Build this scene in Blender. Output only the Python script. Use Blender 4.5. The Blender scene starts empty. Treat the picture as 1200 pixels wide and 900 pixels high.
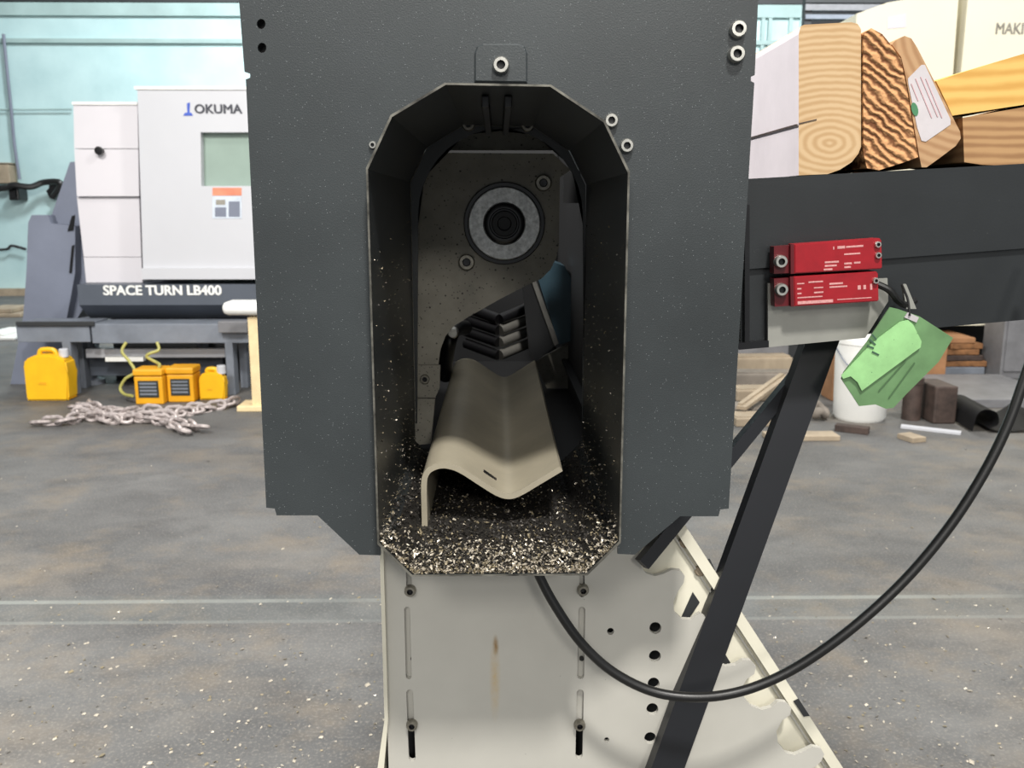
import bpy, bmesh, math, random
from mathutils import Vector, Matrix, Euler
from mathutils.geometry import tessellate_polygon

# ------------------------------------------------------------------ camera
FPX, H, PITCH, YAW = 1050.0, 1.25, math.radians(11.05), math.radians(-0.87)
scn = bpy.context.scene
COL = scn.collection
cam_d = bpy.data.cameras.new('camera'); cam = bpy.data.objects.new('camera', cam_d); COL.objects.link(cam)
cam_d.sensor_fit = 'HORIZONTAL'; cam_d.sensor_width = 36.0; cam_d.lens = FPX / 1200 * 36.0
cam_d.clip_start = 0.02; cam_d.clip_end = 100
cam.location = (0, 0, H); cam.rotation_euler = (math.pi/2 - PITCH, 0, YAW)
cam_d.dof.use_dof = True; cam_d.dof.focus_distance = 0.78; cam_d.dof.aperture_fstop = 17.0
scn.camera = cam
# ------------------------------------------------------------------ world, lights, exposure
w = bpy.data.worlds.new('world'); scn.world = w; w.use_nodes = True
bg = w.node_tree.nodes['Background']
bg.inputs[0].default_value = (0.93, 0.97, 1.0, 1); bg.inputs[1].default_value = 0.42
def area(name, loc, size, power, target, col=(1, 0.97, 0.92), size_y=None):
    d = bpy.data.lights.new(name, 'AREA'); d.energy = power; d.size = size; d.color = col
    if size_y: d.shape = 'RECTANGLE'; d.size_y = size_y
    o = bpy.data.objects.new(name, d); COL.objects.link(o); o.location = loc
    v = Vector(target) - Vector(loc); o.rotation_euler = v.to_track_quat('-Z', 'Y').to_euler()
    return o
area('high_bay_light_front', (0.55, -1.75, 5.4), 0.45, 360, (0.1, 0.6, 0.9), (1, 0.965, 0.91))
area('fill_light_rear_left', (-1.6, -6.0, 5.4), 1.2, 150, (0, 0.8, 1.0), (1, 0.96, 0.9))  # unseen lamp added behind the camera to fill the hood interior
area('fill_light_rear_right', (1.8, -9.5, 5.4), 1.2, 250, (0, 0.8, 1.0), (1, 0.96, 0.9))  # second added fill behind the camera, also for the hood interior
area('fill_light_hall', (-2.7, 1.7, 4.3), 0.8, 300, (-1.6, 2.6, 0.6))  # unseen lamp placed low on the left to brighten the timber side
area('high_bay_light_hall_right', (3.4, 2.8, 6.0), 0.8, 300, (3.2, 5.0, 0))
area('high_bay_light_wall', (-3.0, 9.0, 6.0), 1.0, 430, (-3.4, 13.0, 1.5), (0.93, 0.98, 1.0))
area('high_bay_light_wall_right', (4.0, 8.6, 6.0), 1.0, 400, (4.0, 12.6, 1.5), (0.93, 0.98, 1.0))
vs = scn.view_settings
vs.view_transform = 'Standard'; vs.look = 'None'; vs.exposure = 0.0; vs.gamma = 1.0; vs.use_curve_mapping = False
random.seed(7)

# ------------------------------------------------------------------ helpers
CAMR = Euler((math.pi/2 - PITCH, 0, YAW)).to_matrix()
CAMP = Vector((0, 0, H))
def U(px, py, Y):
    """world point seen at (px, py) of the 1200x900 frame on the plane y = Y"""
    d = CAMR @ Vector(((px - 600) / FPX, -(py - 450) / FPX, -1.0))
    return CAMP + d * (Y / d.y)
def G(px, py, z=0.0):
    d = CAMR @ Vector(((px - 600) / FPX, -(py - 450) / FPX, -1.0))
    return CAMP + d * ((z - H) / d.z)
def lin(c):
    f = lambda v: v/12.92 if v <= 0.04045 else ((v+0.055)/1.055)**2.4
    return tuple(f(v/255.0) for v in c) + (1.0,)

def obj(name, bm, mats, parent=None, smooth=False, origin=None):
    me = bpy.data.meshes.new(name)
    bmesh.ops.recalc_face_normals(bm, faces=bm.faces[:])
    if origin is not None: bmesh.ops.translate(bm, verts=bm.verts[:], vec=-Vector(origin))
    bm.to_mesh(me); bm.free()
    if not isinstance(mats, (list, tuple)): mats = [mats]
    for m in mats: me.materials.append(m)
    if smooth:
        for p in me.polygons: p.use_smooth = True
        try: me.set_sharp_from_angle(angle=math.radians(smooth if smooth is not True else 35))
        except Exception: pass
    o = bpy.data.objects.new(name, me); COL.objects.link(o)
    if origin is not None: o.location = origin
    if parent is not None: adopt(o, parent)
    return o
def worldloc(p):
    v = Vector(p.location)
    return v if p.parent is None else v + (worldloc(p.parent) + p.matrix_parent_inverse.translation)
def adopt(o, parent):
    o.parent = parent
    o.matrix_parent_inverse = Matrix.Translation(-worldloc(parent))
def tag(o, label, cat, group=None):
    o['label'] = label; o['category'] = cat
    if group: o['group'] = group
    return o
def thing(name, label, cat, loc, group=None):
    o = bpy.data.objects.new(name, None); COL.objects.link(o); o.location = loc
    o.empty_display_size = 0.05
    return tag(o, label, cat, group)
def structure(o): o['kind'] = 'structure'; return o
def linkcopy(o, loc, parent=None, rot=None, scale=None):
    c = o.copy(); COL.objects.link(c); c.parent = None; c.matrix_parent_inverse = Matrix()
    c.location = loc
    if rot: c.rotation_euler = rot
    if scale: c.scale = scale
    if parent is not None: adopt(c, parent)
    return c

def prism(bm, pts, vec, mi=0):
    vec = Vector(vec); pts = [Vector(p) for p in pts]
    a = [bm.verts.new(p) for p in pts]; b = [bm.verts.new(p + vec) for p in pts]
    n = len(pts)
    fs = [bm.faces.new(a), bm.faces.new(b[::-1])]
    for i in range(n):
        fs.append(bm.faces.new((a[i], b[i], b[(i+1) % n], a[(i+1) % n])))
    for f in fs: f.material_index = mi
    return fs
def box(bm, x0, x1, y0, y1, z0, z1, bev=0.0, mi=0, rot=None):
    r = bmesh.ops.create_cube(bm, size=1.0)
    vsl = r['verts']
    c = Vector(((x0+x1)/2, (y0+y1)/2, (z0+z1)/2)); s = Vector((abs(x1-x0), abs(y1-y0), abs(z1-z0)))
    for v in vsl: v.co = Vector((v.co.x*s.x, v.co.y*s.y, v.co.z*s.z))
    if bev > 0:
        es = list({e for v in vsl for e in v.link_edges})
        rr = bmesh.ops.bevel(bm, geom=es, offset=bev, segments=2, affect='EDGES', profile=0.5)
        vsl = list({v for f in rr['faces'] for v in f.verts} | {v for v in vsl if v.is_valid})
    R = Euler(rot).to_matrix() if rot else None
    for v in vsl:
        v.co = (R @ v.co if R else v.co) + c
        for f in v.link_faces: f.material_index = mi
    return vsl
def smoothpts(pts, k=6):
    pts = [Vector(p) for p in pts]; out = []
    for i in range(len(pts)-1):
        p0 = pts[max(i-1, 0)]; p1 = pts[i]; p2 = pts[i+1]; p3 = pts[min(i+2, len(pts)-1)]
        for j in range(k):
            t = j/k
            out.append(0.5*((2*p1) + (p2-p0)*t + (2*p0-5*p1+4*p2-p3)*t*t + (3*p1-p0-3*p2+p3)*t**3))
    out.append(pts[-1]); return out
def tube(bm, pts, r, n=10, mi=0, closed=False):
    pts = [Vector(p) for p in pts]; rings = []; N = len(pts)
    up = Vector((0.123, 0.31, 0.94)).normalized()
    for i, p in enumerate(pts):
        if closed: t = pts[(i+1) % N] - pts[i-1]
        else: t = pts[min(i+1, N-1)] - pts[max(i-1, 0)]
        t.normalize()
        a = up - t*up.dot(t)
        if a.length < 1e-4: a = Vector((1, 0, 0)) - t*t.x
        a.normalize(); b = t.cross(a); up = a
        rr = r(i/(N-1)) if callable(r) else r
        rings.append([bm.verts.new(p + (a*math.cos(2*math.pi*k/n) + b*math.sin(2*math.pi*k/n))*rr) for k in range(n)])
    m = N if closed else N-1
    for i in range(m):
        A, B = rings[i], rings[(i+1) % N]
        for k in range(n):
            f = bm.faces.new((A[k], A[(k+1) % n], B[(k+1) % n], B[k])); f.material_index = mi
    if not closed:
        bm.faces.new(rings[0][::-1]).material_index = mi; bm.faces.new(rings[-1]).material_index = mi
def bar(bm, p0, p1, wid, thick, up=(0, -1, 0), mi=0):
    """rectangular bar from p0 to p1; 'thick' along up"""
    p0, p1 = Vector(p0), Vector(p1); t = (p1-p0).normalized(); u = Vector(up); u = (u - t*u.dot(t)).normalized(); s = t.cross(u)
    q = [p0 + s*wid/2 + u*thick/2, p0 - s*wid/2 + u*thick/2, p0 - s*wid/2 - u*thick/2, p0 + s*wid/2 - u*thick/2]
    return prism(bm, q, p1-p0, mi)
def revolve(bm, prof, n=20, axis='Y-', loc=(0, 0, 0), mi=0):
    """prof: list of (radius, height along axis)"""
    loc = Vector(loc); rings = []
    def P(r, h, a):
        c, s = r*math.cos(a), r*math.sin(a)
        if axis == 'Y-': return Vector((c, -h, s))
        if axis == 'X': return Vector((h, c, s))
        return Vector((c, s, h))
    for r, h in prof:
        if r < 1e-6: rings.append([bm.verts.new(loc + P(0, h, 0))])
        else: rings.append([bm.verts.new(loc + P(r, h, 2*math.pi*k/n)) for k in range(n)])
    for A, B in zip(rings, rings[1:]):
        for k in range(n):
            a = [A[k % len(A)], A[(k+1) % n % len(A)], B[(k+1) % n % len(B)], B[k % len(B)]]
            a = list(dict.fromkeys(a))
            if len(a) >= 3: bm.faces.new(a).material_index = mi
def plate(outer, holes, vec, mi=0, edge_mi=None):
    """flat plate with through holes; returns a bmesh"""
    bm = bmesh.new(); loops = [[Vector(p) for p in l] for l in [outer] + holes]
    flat = [p for l in loops for p in l]; vv = [bm.verts.new(p) for p in flat]
    for t in tessellate_polygon(loops):
        try: bm.faces.new([vv[i] for i in t])
        except ValueError: pass
    r = bmesh.ops.extrude_face_region(bm, geom=bm.faces[:] + bm.edges[:] + bm.verts[:])
    nv = [g for g in r['geom'] if isinstance(g, bmesh.types.BMVert)]
    bmesh.ops.translate(bm, verts=nv, vec=Vector(vec))
    bmesh.ops.recalc_face_normals(bm, faces=bm.faces[:])
    return bm
def circ(px, py, r, Y, n=16, ry=None):
    return [U(px + r*math.cos(2*math.pi*k/n), py + (ry or r)*math.sin(2*math.pi*k/n), Y) for k in range(n)]
def slot(px, py0, py1, r, Y, dx=0):
    out = []
    for k in range(7): a = math.pi + math.pi*k/6; out.append(U(px + r*math.cos(a), py0 + r + r*math.sin(a), Y))
    for k in range(7): a = math.pi*k/6; out.append(U(px + dx + r*math.cos(a), py1 - r + r*math.sin(a), Y))
    return out
def UP(pts, Y): return [U(x, y, Y) for x, y in pts]

# ------------------------------------------------------------------ materials
def mat(name, col, rough=0.5, metal=0.0, var=0.12, vscale=8.0, col2=None, bump=0.0, bscale=120.0, spec=0.5,
        specks=None, speck_scale=400.0, speck_thr=0.06, coat=0.0, alpha=None, trans=0.0):
    m = bpy.data.materials.new(name); m.use_nodes = True
    nt = m.node_tree; N = nt.nodes; L = nt.links; b = N['Principled BSDF']
    c = lin(col)
    tc = N.new('ShaderNodeTexCoord')
    nz = N.new('ShaderNodeTexNoise'); nz.inputs['Scale'].default_value = vscale; nz.inputs['Detail'].default_value = 6.0
    nz.inputs['Roughness'].default_value = 0.6
    L.new(tc.outputs['Object'], nz.inputs['Vector'])
    rmp = N.new('ShaderNodeValToRGB'); e = rmp.color_ramp.elements
    e[0].position, e[1].position = 0.3, 0.7
    d = lin(col2) if col2 else tuple(max(v*(1-2*var), 0) for v in c[:3]) + (1,)
    e[0].color = d; e[1].color = tuple(min(v*(1+var*0.7), 1) for v in c[:3]) + (1,) if not col2 else c
    L.new(nz.outputs['Fac'], rmp.inputs['Fac']); out = rmp.outputs['Color']
    if specks:
        for sc, scale, thr in ([specks] if isinstance(specks, tuple) else specks):
            vo = N.new('ShaderNodeTexVoronoi'); vo.inputs['Scale'].default_value = scale
            L.new(tc.outputs['Object'], vo.inputs['Vector'])
            cr = N.new('ShaderNodeValToRGB'); cr.color_ramp.elements[0].position = thr*0.7; cr.color_ramp.elements[1].position = thr
            cr.color_ramp.elements[0].color = (1, 1, 1, 1); cr.color_ramp.elements[1].color = (0, 0, 0, 1)
            L.new(vo.outputs['Distance'], cr.inputs['Fac'])
            mx = N.new('ShaderNodeMix'); mx.data_type = 'RGBA'; L.new(cr.outputs['Color'], mx.inputs['Factor'])
            L.new(out, mx.inputs['A']); mx.inputs['B'].default_value = lin(sc); out = mx.outputs['Result']
    L.new(out, b.inputs['Base Color'])
    b.inputs['Roughness'].default_value = rough; b.inputs['Metallic'].default_value = metal
    b.inputs['Specular IOR Level'].default_value = spec
    b.inputs['Coat Weight'].default_value = coat
    if trans: b.inputs['Transmission Weight'].default_value = trans
    if alpha is not None: b.inputs['Alpha'].default_value = alpha
    if bump:
        n2 = N.new('ShaderNodeTexNoise'); n2.inputs['Scale'].default_value = bscale; n2.inputs['Detail'].default_value = 4
        L.new(tc.outputs['Object'], n2.inputs['Vector'])
        bp = N.new('ShaderNodeBump'); bp.inputs['Strength'].default_value = bump; bp.inputs['Distance'].default_value = 0.002
        L.new(n2.outputs['Fac'], bp.inputs['Height']); L.new(bp.outputs['Normal'], b.inputs['Normal'])
    return m
def wood(name, light, dark, kind='RINGS', scale=55, center=(0, 0, 0), rot=(0, 0, 0), dist=1.5, bump=0.0, rough=0.75, stretch=(1, 1, 1), lo=0.3, hi=0.8):
    m = bpy.data.materials.new(name); m.use_nodes = True
    nt = m.node_tree; N = nt.nodes; L = nt.links; b = N['Principled BSDF']
    tc = N.new('ShaderNodeTexCoord')
    sub = N.new('ShaderNodeVectorMath'); sub.operation = 'SUBTRACT'; sub.inputs[1].default_value = center
    L.new(tc.outputs['Object'], sub.inputs[0])
    mp = N.new('ShaderNodeMapping'); mp.inputs['Rotation'].default_value = rot; mp.inputs['Scale'].default_value = stretch
    L.new(sub.outputs[0], mp.inputs['Vector'])
    wv = N.new('ShaderNodeTexWave'); wv.wave_type = kind; wv.inputs['Scale'].default_value = scale
    if kind == 'RINGS': wv.rings_direction = 'Y'
    else: wv.bands_direction = 'Z'
    wv.inputs['Distortion'].default_value = dist; wv.inputs['Detail'].default_value = 3; wv.inputs['Detail Scale'].default_value = 1.3
    L.new(mp.outputs[0], wv.inputs['Vector'])
    nz = N.new('ShaderNodeTexNoise'); nz.inputs['Scale'].default_value = 35; nz.inputs['Detail'].default_value = 6
    L.new(tc.outputs['Object'], nz.inputs['Vector'])
    ad = N.new('ShaderNodeMath'); ad.operation = 'MULTIPLY_ADD'; L.new(nz.outputs['Fac'], ad.inputs[0]); ad.inputs[1].default_value = 0.8
    L.new(wv.outputs['Fac'], ad.inputs[2])
    sc_ = N.new('ShaderNodeMath'); sc_.operation = 'MULTIPLY'; L.new(ad.outputs[0], sc_.inputs[0]); sc_.inputs[1].default_value = 0.58; ad = sc_
    r = N.new('ShaderNodeValToRGB'); r.color_ramp.elements[0].position = lo
    r.color_ramp.elements[0].color = lin(light); r.color_ramp.elements[1].position = hi; r.color_ramp.elements[1].color = lin(dark)
    L.new(ad.outputs[0], r.inputs['Fac']); out = r.outputs['Color']
    L.new(out, b.inputs['Base Color']); b.inputs['Roughness'].default_value = rough; b.inputs['Specular IOR Level'].default_value = 0.25
    if bump:
        bp = N.new('ShaderNodeBump'); bp.inputs['Strength'].default_value = bump; bp.inputs['Distance'].default_value = 0.004; bp.invert = True
        L.new(ad.outputs[0], bp.inputs['Height']); L.new(bp.outputs['Normal'], b.inputs['Normal'])
    return m

M = {}
M['panel'] = mat('charcoal_powder_coat', (54, 59, 61), 0.40, 0.0, 0.16, 5, bump=0.10, bscale=900,
                 specks=[((135, 140, 142), 330, 0.09), ((120, 126, 128), 130, 0.045), ((40, 44, 46), 230, 0.06)])
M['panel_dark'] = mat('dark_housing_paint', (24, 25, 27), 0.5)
M['hood'] = mat('black_hood_paint', (46, 49, 50), 0.36, 0.0, 0.2, 14, bump=0.05, bscale=700,
                specks=[((150, 145, 130), 210, 0.05), ((110, 108, 100), 420, 0.05)])
M['edge'] = mat('worn_steel_edge', (118, 116, 108), 0.4, 0.4, 0.45, 60)
M['screw'] = mat('zinc_plated_screw', (215, 213, 205), 0.28, 0.9, 0.1, 200)
M['screw_dull'] = mat('oily_steel_screw', (150, 146, 135), 0.4, 0.8, 0.2, 200)
M['inner'] = mat('oily_grey_plate', (146, 142, 130), 0.5, 0.0, 0.18, 18, bump=0.05,
                 specks=[((52, 48, 42), 95, 0.13), ((60, 56, 50), 210, 0.17)])
M['channel'] = mat('satin_channel_steel', (176, 168, 148), 0.42, 0.2, 0.12, 10)
M['bearing'] = mat('bright_bearing_face', (205, 206, 204), 0.38, 0.5, 0.22, 220, bump=0.15, bscale=300)
M['blackm'] = mat('gloss_black_steel', (20, 20, 22), 0.3, 0.0, 0.1, 40)
M['roller'] = mat('dark_polished_roller', (124, 122, 117), 0.26, 0.5, 0.1, 40)
M['teal'] = mat('teal_machine_paint', (48, 72, 84), 0.45)
M['beam'] = mat('black_beam_paint', (36, 39, 41), 0.42, 0.0, 0.10, 9, bump=0.04, bscale=500, specks=((120, 122, 122), 90, 0.02))
M['strut'] = mat('blue_black_strut_paint', (19, 21, 26), 0.45, 0.0, 0.08, 20)
M['cable'] = mat('black_cable_rubber', (17, 17, 17), 0.4, 0.0, 0.1, 40)
M['red'] = mat('red_sensor_plastic', (150, 22, 33), 0.38, 0.0, 0.10, 60)
M['red_dk'] = mat('dark_red_sensor_plastic', (86, 14, 22), 0.4, 0.0, 0.10, 60)
M['white_print'] = mat('pale_print', (206, 150, 148), 0.6, 0.0, 0.15, 600)
M['bracket'] = mat('bare_bracket_metal', (160, 160, 153), 0.42, 0.35, 0.06, 30)
M['green'] = mat('green_plastic_sleeve', (112, 150, 104), 0.35, 0.0, 0.12, 30, spec=0.5)
M['green_lt'] = mat('light_green_card', (160, 214, 146), 0.55, 0.0, 0.10, 45, specks=((70, 110, 75), 150, 0.07))
M['crease'] = mat('green_crease', (84, 116, 80), 0.5)
M['ink'] = mat('dark_green_ink', (60, 92, 74), 0.6)
M['floor_specks'] = None
M['wall'] = mat('pale_cyan_wall', (196, 222, 222), 0.6, 0.0, 0.07, 0.9, col2=(166, 196, 198))
M['wall_band'] = mat('grey_cyan_band', (160, 184, 182), 0.6, 0.0, 0.1, 2)
M['dark'] = mat('dark_grey_steel', (46, 48, 50), 0.6)
M['lathe'] = mat('white_machine_paint', (212, 209, 214), 0.4, 0.0, 0.02, 2)
M['lathe2'] = mat('pale_grey_machine_paint', (196, 197, 202), 0.4, 0.0, 0.02, 2)
M['lathe_dk'] = mat('slate_machine_paint', (84, 90, 100), 0.45, 0.0, 0.06, 4)
M['conv'] = mat('blue_grey_machine_paint', (120, 126, 142), 0.45, 0.0, 0.07, 3)
M['glass'] = mat('greenish_window_glass', (150, 168, 158), 0.15, 0.0, 0.06, 3, spec=0.6)
M['blue'] = mat('blue_logo', (60, 90, 190), 0.5)
M['logo'] = mat('dark_grey_lettering', (62, 64, 74), 0.5)
M['white'] = mat('white_lettering', (236, 236, 232), 0.5, 0, 0.03)
M['orange'] = mat('orange_sticker', (232, 140, 110), 0.5)
M['sticker'] = mat('pale_sticker', (205, 214, 226), 0.5, 0.0, 0.1, 20)
M['bench'] = mat('grey_bench_steel', (122, 128, 138), 0.5, 0.0, 0.12, 6)
M['yellow'] = mat('yellow_plastic', (238, 184, 22), 0.45, 0.0, 0.06, 8)
M['amber'] = mat('amber_plastic', (232, 166, 28), 0.45, 0.0, 0.06, 8)
M['vent'] = mat('dark_vent', (48, 52, 48), 0.5)
M['chain'] = mat('galvanised_chain_steel', (205, 195, 192), 0.4, 0.2, 0.3, 30, col2=(120, 108, 106))
M['hose'] = mat('pale_olive_hose', (176, 172, 96), 0.5)
M['pale_wood'] = mat('pale_plank_wood', (226, 204, 160), 0.7, 0.0, 0.08, 12)
M['cream'] = mat('cream_machine_paint', (232, 226, 204), 0.45, 0.0, 0.02, 2)
M['print'] = mat('grey_lettering', (150, 146, 136), 0.6)
M['plank_a'] = mat('grey_brown_board', (128, 120, 111), 0.8, 0.0, 0.18, 7)
M['plank_b'] = mat('tan_board', (160, 145, 124), 0.8, 0.0, 0.15, 7)
M['rust'] = mat('rusty_brown_steel', (74, 60, 54), 0.7, 0.0, 0.3, 14)
M['cardboard'] = mat('brown_cardboard', (160, 116, 80), 0.8, 0.0, 0.12, 9)
M['bark'] = mat('brown_scrap_board', (140, 98, 62), 0.85, 0.0, 0.3, 14)
M['rubber'] = mat('black_rubber_sheet', (38, 38, 40), 0.6)
M['grey_box'] = mat('mid_grey_cabinet', (120, 120, 123), 0.5)
M['chip_lt'] = mat('pale_chip', (214, 204, 186), 0.35, 0.4, 0.3, 900)
M['chip_tan'] = mat('tan_chip', (150, 138, 112), 0.45, 0.3, 0.3, 900)
M['chip_dk'] = mat('dark_chip', (52, 48, 44), 0.5, 0.3, 0.3, 900)
M['timber_side'] = mat('lilac_grey_timber_side', (228, 220, 226), 0.7, 0.0, 0.05, 14, specks=((120, 108, 108), 46, 0.03))
M['paper'] = mat('white_label_paper', (196, 191, 194), 0.6, 0.0, 0.06, 40)
M['pink'] = mat('faded_pink_print', (206, 172, 176), 0.6)
M['leaf'] = mat('green_print_blob', (70, 130, 92), 0.6)

def floor_material():
    m = bpy.data.materials.new('worn_concrete_floor'); m.use_nodes = True
    nt = m.node_tree; N = nt.nodes; L = nt.links; b = N['Principled BSDF']
    tc = N.new('ShaderNodeTexCoord')
    mp = N.new('ShaderNodeMapping'); mp.inputs['Scale'].default_value = (0.8, 1.15, 1); L.new(tc.outputs['Object'], mp.inputs['Vector'])
    def noise(scale, vec, det=8, ro=0.62):
        n = N.new('ShaderNodeTexNoise'); n.inputs['Scale'].default_value = scale; n.inputs['Detail'].default_value = det; n.inputs['Roughness'].default_value = ro
        L.new(vec, n.inputs['Vector']); return n.outputs['Fac']
    def ramp(fac, p0, p1, c0, c1):
        r = N.new('ShaderNodeValToRGB'); e = r.color_ramp.elements; e[0].position, e[1].position = p0, p1; e[0].color, e[1].color = c0, c1
        L.new(fac, r.inputs['Fac']); return r.outputs['Color']
    def mix(f, a, bb):
        x = N.new('ShaderNodeMix'); x.data_type = 'RGBA'
        if hasattr(f, 'links'): L.new(f, x.inputs['Factor'])
        else: x.inputs['Factor'].default_value = f
        L.new(a, x.inputs['A'])
        if hasattr(bb, 'links'): L.new(bb, x.inputs['B'])
        else: x.inputs['B'].default_value = bb
        return x.outputs['Result']
    W, K = (1, 1, 1, 1), (0, 0, 0, 1)
    base = ramp(noise(1.4, mp.outputs[0]), 0.3, 0.72, lin((70, 70, 71)), lin((108, 108, 107)))
    base = mix(ramp(noise(1.1, mp.outputs[0], 5), 0.52, 0.74, K, (0.6, 0.6, 0.6, 1)), base, lin((130, 120, 106)))
    base = mix(ramp(noise(2.7, tc.outputs['Object'], 7, 0.7), 0.5, 0.72, K, (0.5, 0.5, 0.5, 1)), base, lin((128, 114, 94)))
    base = mix(ramp(noise(3.3, mp.outputs[0], 6, 0.7), 0.5, 0.75, K, (0.55, 0.55, 0.55, 1)), base, lin((58, 57, 58)))
    base = mix(ramp(noise(9, tc.outputs['Object'], 8, 0.7), 0.5, 0.8, K, (0.45, 0.45, 0.45, 1)), base, lin((62, 62, 63)))
    base = mix(ramp(noise(120, tc.outputs['Object'], 4, 0.75), 0.52, 0.78, K, (0.8, 0.8, 0.8, 1)), base, lin((150, 145, 136)))
    # pale worn paint lines running across the hall
    sx = N.new('ShaderNodeSeparateXYZ'); L.new(tc.outputs['Object'], sx.inputs[0])
    wob = noise(1.2, tc.outputs['Object'], 6)
    for yc, wd, st in ((2.735, 0.013, 0.5), (2.585, 0.010, 0.25)):
        a = N.new('ShaderNodeMath'); a.operation = 'SUBTRACT'; L.new(sx.outputs['Y'], a.inputs[0]); a.inputs[1].default_value = yc
        a2 = N.new('ShaderNodeMath'); a2.operation = 'ABSOLUTE'; L.new(a.outputs[0], a2.inputs[0])
        g = N.new('ShaderNodeMath'); g.operation = 'LESS_THAN'; L.new(a2.outputs[0], g.inputs[0]); g.inputs[1].default_value = wd
        wr = ramp(wob, 0.35, 0.6, (0.08, 0.08, 0.08, 1), (st, st, st, 1))
        mu = N.new('ShaderNodeMath'); mu.operation = 'MULTIPLY'; L.new(g.outputs[0], mu.inputs[0]); L.new(wr, mu.inputs[1])
        base = mix(mu.outputs[0], base, lin((150, 154, 149)))
    # blue-green paint remains between the lines
    a = N.new('ShaderNodeMath'); a.operation = 'SUBTRACT'; L.new(sx.outputs['Y'], a.inputs[0]); a.inputs[1].default_value = 2.68
    a2 = N.new('ShaderNodeMath'); a2.operation = 'ABSOLUTE'; L.new(a.outputs[0], a2.inputs[0])
    g = N.new('ShaderNodeMath'); g.operation = 'LESS_THAN'; L.new(a2.outputs[0], g.inputs[0]); g.inputs[1].default_value = 0.10
    mu = N.new('ShaderNodeMath'); mu.operation = 'MULTIPLY'; L.new(g.outputs[0], mu.inputs[0]); mu.inputs[1].default_value = 0.12
    base = mix(mu.outputs[0], base, lin((96, 108, 107)))
    L.new(base, b.inputs['Base Color']); b.inputs['Roughness'].default_value = 0.62; b.inputs['Specular IOR Level'].default_value = 0.35
    bp = N.new('ShaderNodeBump'); bp.inputs['Strength'].default_value = 0.25; bp.inputs['Distance'].default_value = 0.004
    L.new(noise(40, tc.outputs['Object']), bp.inputs['Height']); L.new(bp.outputs['Normal'], b.inputs['Normal'])
    return m
M['floor'] = floor_material()

def stand_material():
    m = mat('grey_white_stand_paint', (186, 184, 176), 0.5, 0.0, 0.05, 7, specks=((130, 128, 122), 40, 0.02))
    nt = m.node_tree; N = nt.nodes; L = nt.links; b = N['Principled BSDF']
    src = b.inputs['Base Color'].links[0].from_socket
    tc = N.new('ShaderNodeTexCoord')
    for (px, py, sx, sz, col, st) in ((581, 757, 0.0035, 0.013, (120, 88, 40), 0.9), (580, 795, 0.006, 0.05, (186, 160, 110), 0.55)):
        p = U(px, py, 0.80)
        mp = N.new('ShaderNodeMapping'); mp.vector_type = 'TEXTURE'
        mp.inputs['Location'].default_value = p; mp.inputs['Scale'].default_value = (sx, 0.5, sz)
        L.new(tc.outputs['Object'], mp.inputs['Vector'])
        gr = N.new('ShaderNodeTexGradient'); gr.gradient_type = 'SPHERICAL'; L.new(mp.outputs[0], gr.inputs['Vector'])
        nz = N.new('ShaderNodeTexNoise'); nz.inputs['Scale'].default_value = 160; L.new(tc.outputs['Object'], nz.inputs['Vector'])
        mu = N.new('ShaderNodeMath'); mu.operation = 'MULTIPLY'; L.new(gr.outputs['Fac'], mu.inputs[0]); L.new(nz.outputs['Fac'], mu.inputs[1])
        m2 = N.new('ShaderNodeMath'); m2.operation = 'MULTIPLY'; m2.use_clamp = True; L.new(mu.outputs[0], m2.inputs[0]); m2.inputs[1].default_value = 2.2*st
        mx = N.new('ShaderNodeMix'); mx.data_type = 'RGBA'; L.new(m2.outputs[0], mx.inputs['Factor']); L.new(src, mx.inputs['A']); mx.inputs['B'].default_value = lin(col)
        src = mx.outputs['Result']
    L.new(src, b.inputs['Base Color']); return m
M['stand'] = stand_material()
M['stand_lit'] = mat('stand_paint_lit', (222, 218, 200), 0.5, 0.0, 0.05, 12, specks=((160, 150, 120), 60, 0.03))  # paler copy of the stand paint, stronger light put into the colour

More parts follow.
